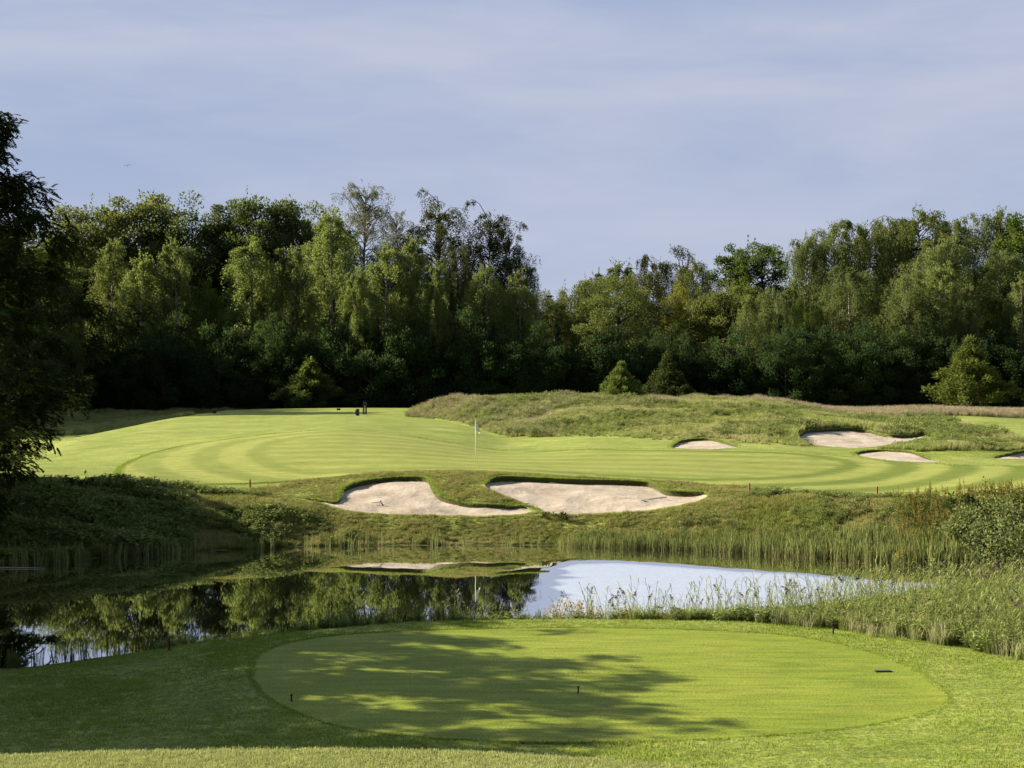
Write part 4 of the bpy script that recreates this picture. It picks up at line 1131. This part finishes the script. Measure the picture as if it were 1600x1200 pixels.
for i, (X, Y) in enumerate(((-88, 190), (-98, 178), (-84, 204), (-72, 172), (-66, 158), (-63, 146), (-78, 182), (-70, 150), (-74, 162))):
    plant('dense', i, 800+F*X/Y, 600-F*(19+2*(i % 3))/Y, Y, F*11/Y, DRK, 'dark tree of the wood outside the left edge of the photo', 'broadleaf_tree', 'tree', 'wood outside the frame at left')
#@@PART4@@
# ------------------------------------------------------------------ small things
P_WHITE = simple('white paint', (.8, .8, .78), .4, var=.03); P_BLACK = simple('black plastic', (.012, .012, .013), .5, var=.2); P_RED = simple('red paint', (.16, .018, .014), .5, var=.15, scale=20)
P_BROWN = simple('weathered wood', (.16, .075, .045), .8, var=.3, scale=15); P_GREY = simple('grey metal', (.25, .25, .26), .4, .6); P_CLOTH = simple('white flag cloth', (.85, .85, .84), .8, var=.03)
P_HAND = simple('pale rake handle', (.55, .5, .42), .6); P_DEAD = simple('bleached dead stem', (.5, .46, .4), .8)
def gz(X, Y, f=ground): return float(f(np.array([float(X)]), np.array([float(Y)]))[0])
def at_px(x, y, Y0, Y1=175., f=ground_base):
    p = hit(x, y, Y0, Y1, f)[0]; return float(p[0]), float(p[1])

# flagstick
X, Y = at_px(743, 722.5, 60); z = gz(X, Y, ground_base)+.03
fl = empty('flagstick', (X, Y, z), 'white flagstick with a limp white flag standing in the putting green', 'flagstick')
mb = MB(); mb.tube([[0, 0, -.1], [0, 0, 1.], [0, 0, 2.13]], [.017, .016, .012], 8); mb.obj('pole', P_WHITE, fl, True)
mb = MB(); mb.tube([[0, 0, 2.12], [0, 0, 2.16], [0, 0, 2.18]], [.018, .022, .006], 8); mb.obj('finial', P_WHITE, fl, True)
mb = MB(); nu, nv = 12, 10; V = []
for i in range(nv):
    for j in range(nu):
        s, t = j/(nu-1), i/(nv-1)          # limp cloth: gathers and droops away from the hoist
        V.append((.012+.24*s*(.55+.75*t*(1-.35*t)), .035*math.sin(s*9+t*3)*s, 2.12-.5*t-.3*s*(.4+.6*s)+.05*t*s))
q = [[i*nu+j, i*nu+j+1, (i+1)*nu+j+1, (i+1)*nu+j] for i in range(nv-1) for j in range(nu-1)]
mb.add(V, quads=q); f_ = mb.obj('flag', P_CLOTH, fl, True); sd = f_.modifiers.new('thick', 'SOLIDIFY'); sd.thickness = .006
mb = MB(); mb.tube([[0, 0, -.09], [0, 0, .004]], [.054, .056], 14, cap=False); mb.obj('cup_liner', P_WHITE, fl)

def stake(x, y, Y0, h, mat, label, Y1=175., w=.06):
    X, Y = at_px(x, y, Y0, Y1); z = gz(X, Y)
    r = empty('hazard_stake', (X, Y, z), label, 'stake', 'stakes round the pond')
    m = MB(); m.box((0, 0, h/2-.1), (w, w, h+.2), bev=.006); m.obj('post', mat, r)
    m = MB(); m.add([(-w/2-.004, -w/2-.004, h), (w/2+.004, -w/2-.004, h), (w/2+.004, w/2+.004, h), (-w/2-.004, w/2+.004, h), (0, 0, h+.05)], quads=[[3, 2, 1, 0]], tris=[[0, 1, 4], [1, 2, 4], [2, 3, 4], [3, 0, 4]]); m.obj('cap', mat, r)
    r.rotation_euler = (R_(2), R_(-2), .4)
stake(391, 765, 60, .42, P_RED, 'thin red stake at the top of the far bank, left of the bunkers')
stake(1171, 770, 58, .42, P_BROWN, 'brown stake on the far bank, first to the right of the bunkers')
stake(1370.5, 781, 57, .52, P_BROWN, 'brown stake on the far bank nearest the right hand bushes')
stake(264.5, 1016, 30, .26, P_RED, 'short red stake in the shade at the near water edge, left of the tee', 40., .05)

def rake(x, y, yaw, L, label, Y0=58):
    X, Y = at_px(x, y, Y0); d = 0.
    zz = gz(X, Y, ground_base)-.16
    r = empty('bunker_rake', (X, Y, zz), label, 'rake', 'rakes left in the sand', yaw)
    m = MB(); m.tube([[-L/2, 0, .06], [0, 0, .1], [L/2, 0, .13]], [.018, .018, .018], 6); m.obj('handle', P_BLACK, r)
    m = MB(); m.box((-L/2, 0, .05), (.06, .5, .05), bev=.01)
    for i in range(9): m.box((-L/2, -.22+.055*i, .015), (.014, .014, .05))
    m.obj('head', P_BLACK, r)
rake(1022, 777, R_(38), 1.5, 'dark rake lying at the right end of the long sand bunker')
rake(812, 785, R_(-30), .9, 'dark rake lying at the tip of the grass tongue between bunkers')
X, Y = at_px(596, 778, 58); zz = gz(X, Y, ground_base)-.17
hr = empty('bunker_rake', (X, Y, zz), 'pale handled rake lying in the left hand bunker below the green', 'rake', 'rakes left in the sand', R_(80))
m = MB(); m.tube([[-.75, 0, .03], [0, 0, .06], [.75, 0, .1]], .016, 6); m.obj('handle', P_HAND, hr)
m = MB(); m.box((-.76, 0, .03), (.05, .45, .04), bev=.008); m.obj('head', P_HAND, hr)

def tee_pt(x, y):
    D = (EYE-TEE_Z)*F/(y-600); return (x-800)/F*D, D
for x, y, lab in ((455.5, 1096, 'small dark tee marker in the shade near the left end of the tee'), (903.5, 1083, 'small dark tee marker in the shade in the middle of the tee')):
    X, Y = tee_pt(x, y); r = empty('tee_marker', (X, Y, TEE_Z), lab, 'tee marker', 'tee markers')
    m = MB(); m.tube([[0, 0, -.08], [0, 0, .05], [0, 0, .11]], [.014, .016, .016], 8); m.obj('peg', P_BLACK, r, True)
    m = MB(); m.tube([[0, 0, .105], [0, 0, .113], [0, 0, .128], [0, 0, .136]], [.02, .027, .026, .014], 10); m.obj('knob', P_BLACK, r, True)
X, Y = tee_pt(1380, 1049.5); r = empty('distance_plate', (X, Y, TEE_Z), 'flat black plate lying on the sunlit right end of the tee', 'plate', None, R_(4))
m = MB(); m.box((0, 0, .012), (.34, .14, .03), bev=.008); m.obj('plate', P_BLACK, r)
m = MB(); m.box((0, -.045, .0285), (.3, .02, .006), bev=.002); m.obj('rim', P_GREY, r)
X, Y = at_px(1302, 991, 30, 40, ground); r = empty('sprinkler_post', (X, Y, gz(X, Y)), 'small dark post in the grass behind the right half of the tee', 'post')
m = MB(); m.tube([[0, 0, -.1], [0, 0, .12], [0, 0, .2]], [.02, .022, .02], 7); m.obj('post', P_BLACK, r)
m = MB(); m.box((0, 0, .22), (.09, .07, .06), bev=.015); m.obj('head', P_BLACK, r)

# far tee furniture
def far(x, y):
    X, Y = at_px(x, y, 100, 182); return X, Y, gz(X, Y)
X, Y, z = far(570, 647.5); r = empty('ball_washer', (X, Y, z), 'dark ball washer on a post, taller of the dark things on the far tee', 'ball washer')
m = MB(); m.tube([[0, 0, -.2], [0, 0, .5], [0, 0, .95]], .05, 8); m.obj('post', P_BLACK, r)
m = MB(); m.box((0, 0, .82), (.34, .26, .5), bev=.05); m.obj('body', P_BLACK, r)
m = MB(); m.box((.02, -.14, .5), (.05, .03, .55), bev=.01); m.obj('towel', P_WHITE, r)
m = MB(); m.tube([[0, 0, 1.05], [0, 0, 1.2]], .025, 6); m.tube([[-.16, 0, 1.18], [.16, 0, 1.18]], .025, 6); m.obj('crank_handle', P_BLACK, r)
m = MB(); m.box((-.13, 0, .28), (.1, .12, .66), bev=.02); m.box((.13, 0, .28), (.1, .12, .66), bev=.02); m.obj('leg', P_BLACK, r)
X, Y, z = far(558.5, 649.5); r = empty('litter_bin', (X, Y, z), 'low dark litter bin beside the ball washer on the far tee', 'bin')
m = MB(); m.tube([[0, 0, -.05], [0, 0, .5], [0, 0, .52]], [.15, .17, .185], 14); m.obj('bin_body', P_BLACK, r)
m = MB(); m.tube([[0, 0, .521], [0, 0, .56], [0, 0, .6]], [.18, .17, .06], 14); m.obj('lid', P_BLACK, r)
m = MB(); m.box((-.175, -.05, .28), (.03, .12, .35), bev=.01); m.obj('side_plate', P_GREY, r)
for x, lab in ((529, 'tiny dark tee block on the far tee, left of the litter bin'), (335, 'tiny dark tee block on the far crest at left')):
    X, Y, z = far(x, 641 if x > 400 else 645.5); r = empty('tee_block', (X, Y, z), lab, 'tee marker', 'tee blocks on the far tee')
    m = MB(); m.box((0, 0, .09), (.36, .2, .2), bev=.03); m.obj('block', P_BLACK, r)

# bird in flight
D = 95.; bx, bz = (199-800)/F*D, zp(D, 259)
rb = empty('bird', (bx, D, bz), 'small dark bird gliding in the sky above the left wood', 'bird', None, R_(25))
rb.rotation_euler = (R_(12), R_(-8), R_(25))
m = MB(); t = np.linspace(-1, 1, 11)
m.tube(np.column_stack([0*t, t*.13, .012*(1-t**2)]), .028*np.sqrt(np.clip(1.02-t**2, .02, 1))*np.where(t > .5, .8, 1), 10)
for sgn in (-1, 1):
    xs = np.linspace(.0, 1, 9); V = []
    for s in xs:
        ch = .1*(1-s)**.6+.012; zc = .07*math.sin(s*PI*.85)*1.2-.06*s*s; yb = .03-.1*s*s
        V += [(sgn*s*.25, yb+ch*.5, zc), (sgn*s*.25, yb-ch*.5, zc-.006), (sgn*s*.25, yb-ch*.1, zc+.01)]
    q = []
    for i in range(8):
        a, b = i*3, i*3+3; q += [[a, b, b+2, a+2], [a+2, b+2, b+1, a+1], [a+1, b+1, b, a]]
    m.add(V, quads=q)
m.add([(-.012, -.12, .0), (.012, -.12, 0), (.035, -.21, -.005), (-.035, -.21, -.005), (0, -.16, .012)], quads=[[0, 1, 2, 3]], tris=[[0, 4, 1], [1, 4, 2], [2, 4, 3], [3, 4, 0]])
m.obj('body', simple('dark feathers', (.03, .027, .03), .8), rb, True)

# shrubs on the far bank
LS = leaf_mat('shrub leaves', .3)
def shrub(x, ytop, D, w, rgb, label, seed, ncl=46, nl=110, lf=.11, zb=None, shoots=26, name='shrub'):
    X = (x-800)/F*D; z = gz(X, D, ground_base) if zb is None else zb
    H = zp(D, ytop)-z; R = w/F*D/2
    c, t_ = broadleaf(seed, H=H, R=R, cb=-.1, ncl=ncl, nl=nl, L=lf, W=lf*.7, shoots=shoots, lobes=.3)
    r = empty(name, (X, D, z), label, 'shrub', 'shrubs on the far bank')
    o = c.obj('foliage', LS, r); o.color = (*rgb, 1)
    if t_.n: t_.obj('stem', M_BARK, r)
shrub(1572, 788, 52.8, 160, (.15, .18, .075), 'big grey green shrub hanging over the water at the right edge', 201, 80, 170, .12)
shrub(1640, 766, 54.6, 150, (.13, .16, .06), 'shrub cut off by the right edge behind the big one', 202, 60, 140, .12)
shrub(1512, 772, 54.6, 62, (.06, .085, .03), 'upright dark leafy shrub with sprigs above the green, left of the big one', 203, 30, 90, .1, shoots=40)
shrub(1600, 824, 52.2, 120, (.15, .18, .075), 'low shrub spilling on to the water at the right edge', 208, 50, 130, .11)
shrub(188, 752, 62.2, 60, (.07, .085, .03), 'low shrub on the crest of the left bank near the apron tip', 204, 22, 70, .1)
shrub(118, 748, 61.5, 52, (.05, .065, .024), 'dark sprawling shrub on the left bank crest', 205, 20, 70, .1)
shrub(40, 764, 60.0, 90, (.045, .06, .022), 'dark shrub below the big tree at the left edge', 206, 26, 80, .1)
shrub(868, 806, 61.7, 40, (.05, .07, .025), 'small dark tussock in front of the long bunker', 207, 14, 80, .08)

# goldenrod behind the tee
def goldenrod(x, y, D, label, n=14, h=.7, seed=0):
    rng = np.random.default_rng(300+seed); X = (x-800)/F*D; z = gz(X, D)
    h = max(.3, zp(D, y)-z)
    r = empty('goldenrod_plant', (X, D, z), label, 'flower', 'yellow flowers on the near shore')
    st, fh = MB(), MB()
    for i in range(n):
        b = rng.normal(0, .1, 3)*[1, 1, 0]; tip = b*2.4+[rng.normal(.03, .05), 0, h*rng.uniform(.6, 1.05)]
        st.tube([b, (b+tip)/2+[0, 0, .02], tip], [.006, .005, .003], 4, attr=.3)
        k = 18; s = rng.random(k)[:, None]; th = rng.uniform(0, 2*PI, k)
        st.cards(b+(tip-b)*s*.85, np.column_stack([np.cos(th), np.sin(th), rng.uniform(0, .7, k)]), rng.normal(0, .4, (k, 3))+[0, 0, 1.], .11, .028, attr=.5)
        k = 20; d = rng.normal(0, 1, (k, 3))*[.05, .05, .055]
        fh.cards(tip+d, rng.normal(0, 1, (k, 3)), rng.normal(0, 1, (k, 3)), .05, .035, attr=rng.random(k))
    st.obj('foliage', LS, r).color = (.09, .12, .03, 1); fh.obj('flower_head', GM, r)
GM = leaf_mat('golden flower heads', .3, False, (.4, .26, .02), .35)
for i, (x, y, D, lab) in enumerate(((906, 944, 38.0, 'tallest yellow goldenrod clump behind the middle of the tee'), (928, 954, 37.8, 'yellow goldenrod just right of the tallest clump'), (868, 949, 38.0, 'small yellow goldenrod clump left of the tallest one'),
        (985, 957, 37.6, 'broad low goldenrod clump behind the right half of the tee'), (997, 961, 37.5, 'low goldenrod beside the broad low clump'), (1042, 958, 37.6, 'last goldenrod clump on the right before the plumed reeds'),
        (700, 966, 37.5, 'dull goldenrod clump among the dark reeds left of the bright water'))):
    goldenrod(x, y, D, lab, 12, seed=i)
# pale dead stem afloat under the left bank
X, Y = (22-800)/F*52.1, 52.1
mb = MB(); mb.tube([[-1.2, 0, .02], [-.4, .04, .035], [.5, 0, .03], [1.1, -.05, .02]], [.01, .018, .015, .006], 6)
o = mb.obj('floating_branch', P_DEAD, None, True); o.location = (X, Y, 0); tag(o, 'pale dead branch afloat under the bank at the left edge', 'branch')
# ------------------------------------------------------------------ sky, sun, camera
def build_world():
    w = bpy.data.worlds.new('World'); SC.world = w; w.use_nodes = True
    nt = w.node_tree; nt.nodes.clear(); ln = nt.links
    o = N(nt, 'ShaderNodeOutputWorld'); bg = N(nt, 'ShaderNodeBackground'); bg.inputs['Strength'].default_value = .08
    sky = N(nt, 'ShaderNodeTexSky'); sky.sky_type = 'NISHITA'; sky.sun_disc = False
    sky.sun_elevation = SUN_EL; sky.sun_rotation = -(PI/2-SUN_AZ); sky.air_density = 1.; sky.dust_density = 2.; sky.ozone_density = 2.
    tc = N(nt, 'ShaderNodeTexCoord')
    sep = N(nt, 'ShaderNodeSeparateXYZ'); ln.new(tc.outputs['Generated'], sep.inputs[0])
    def cn(scale, st, det, rough, off):
        mp = N(nt, 'ShaderNodeMapping'); mp.inputs['Scale'].default_value = st; mp.inputs['Location'].default_value = off
        ln.new(tc.outputs['Generated'], mp.inputs[0])
        n = N(nt, 'ShaderNodeTexNoise'); n.inputs['Scale'].default_value = scale; n.inputs['Detail'].default_value = det; n.inputs['Roughness'].default_value = rough
        n.inputs['Distortion'].default_value = .4
        ln.new(mp.outputs[0], n.inputs['Vector']); return n.outputs['Fac']
    n1 = cn(2.4, (.8, 1, 3.8), 5, .5, (1.3, .2, .4)); n2 = cn(6., (1, 1, 4.5), 8, .6, (.3, 2.2, 1.4))
    cover = math_(nt, 'ADD', math_(nt, 'MULTIPLY', n1, .72), math_(nt, 'MULTIPLY', n2, .28))
    cm = ramp(nt, cover, [(.38, (.0, .0, .0)), (.5, (.5, .5, .5)), (.6, (1, 1, 1))])
    # thin cloud veil: lavender grey, with a bright band added above the view
    hi = N(nt, 'ShaderNodeMapRange'); hi.inputs['From Min'].default_value = .16; hi.inputs['From Max'].default_value = .6
    ln.new(sep.outputs['Z'], hi.inputs[0])
    veil = mixc(nt, cm, (SKY_A[0], SKY_A[1], SKY_A[2]), (SKY_B[0], SKY_B[1], SKY_B[2]))
    band = ramp(nt, sep.outputs['Z'], [(.256, (0, 0, 0)), (.3, (1, 1, 1)), (.4, (1, 1, 1)), (.55, (0, 0, 0))])  # added bright strip of sky, whitens the ruffled pond's reflection
    low = N(nt, 'ShaderNodeMapRange'); low.interpolation_type = 'SMOOTHSTEP'; low.inputs['From Min'].default_value = .2; low.inputs['From Max'].default_value = .04; low.inputs['To Max'].default_value = .6
    ln.new(sep.outputs['Z'], low.inputs[0])
    veil = mixc(nt, low.outputs[0], veil, (2.5, 2.8, 3.65))
    veil2 = mixc(nt, band, veil, (5.0, 5.25, 5.75))
    fm = N(nt, 'ShaderNodeMapRange'); fm.interpolation_type = 'SMOOTHSTEP'; fm.inputs['From Min'].default_value = -.1; fm.inputs['From Max'].default_value = .6; fm.inputs['To Min'].default_value = .1; fm.inputs['To Max'].default_value = .9  # veil only ahead; sky behind kept dim to deepen the shade
    ln.new(sep.outputs['Y'], fm.inputs[0])
    dim = mixc(nt, 1., sky.outputs[0], (.34, .34, .34), 'MULTIPLY')
    c = mixc(nt, fm.outputs[0], dim, veil2)
    ln.new(c, bg.inputs[0]); ln.new(bg.outputs[0], o.inputs[0])
SKY_A = (1.82, 2.24, 3.3); SKY_B = (2.7, 2.88, 3.6)
build_world()
s = Vector((-math.cos(SUN_AZ)*math.cos(SUN_EL), math.sin(SUN_AZ)*math.cos(SUN_EL), math.sin(SUN_EL)))
ld = bpy.data.lights.new('sun', 'SUN'); ld.energy = 5.; ld.angle = R_(.53); ld.color = (1., .83, .68)
so = bpy.data.objects.new('sun', ld); COL.objects.link(so); so.location = s*300; so.rotation_euler = s.to_track_quat('Z', 'Y').to_euler()
cd = bpy.data.cameras.new('camera'); cam = bpy.data.objects.new('camera', cd); COL.objects.link(cam)
cd.sensor_width = 36; cd.lens = F*36/1600; cd.clip_start = .1; cd.clip_end = 9000
cam.location = (0, 0, EYE); cam.rotation_euler = (PI/2, 0, 0); SC.camera = cam
SC.view_settings.view_transform = 'Standard'; SC.view_settings.look = 'None'; SC.view_settings.exposure = 1.38; SC.view_settings.gamma = 1
SC.cycles.max_bounces = 6; SC.cycles.diffuse_bounces = 3; SC.cycles.glossy_bounces = 3; SC.cycles.transmission_bounces = 3
SC.cycles.use_adaptive_sampling = True; SC.cycles.use_denoising = True
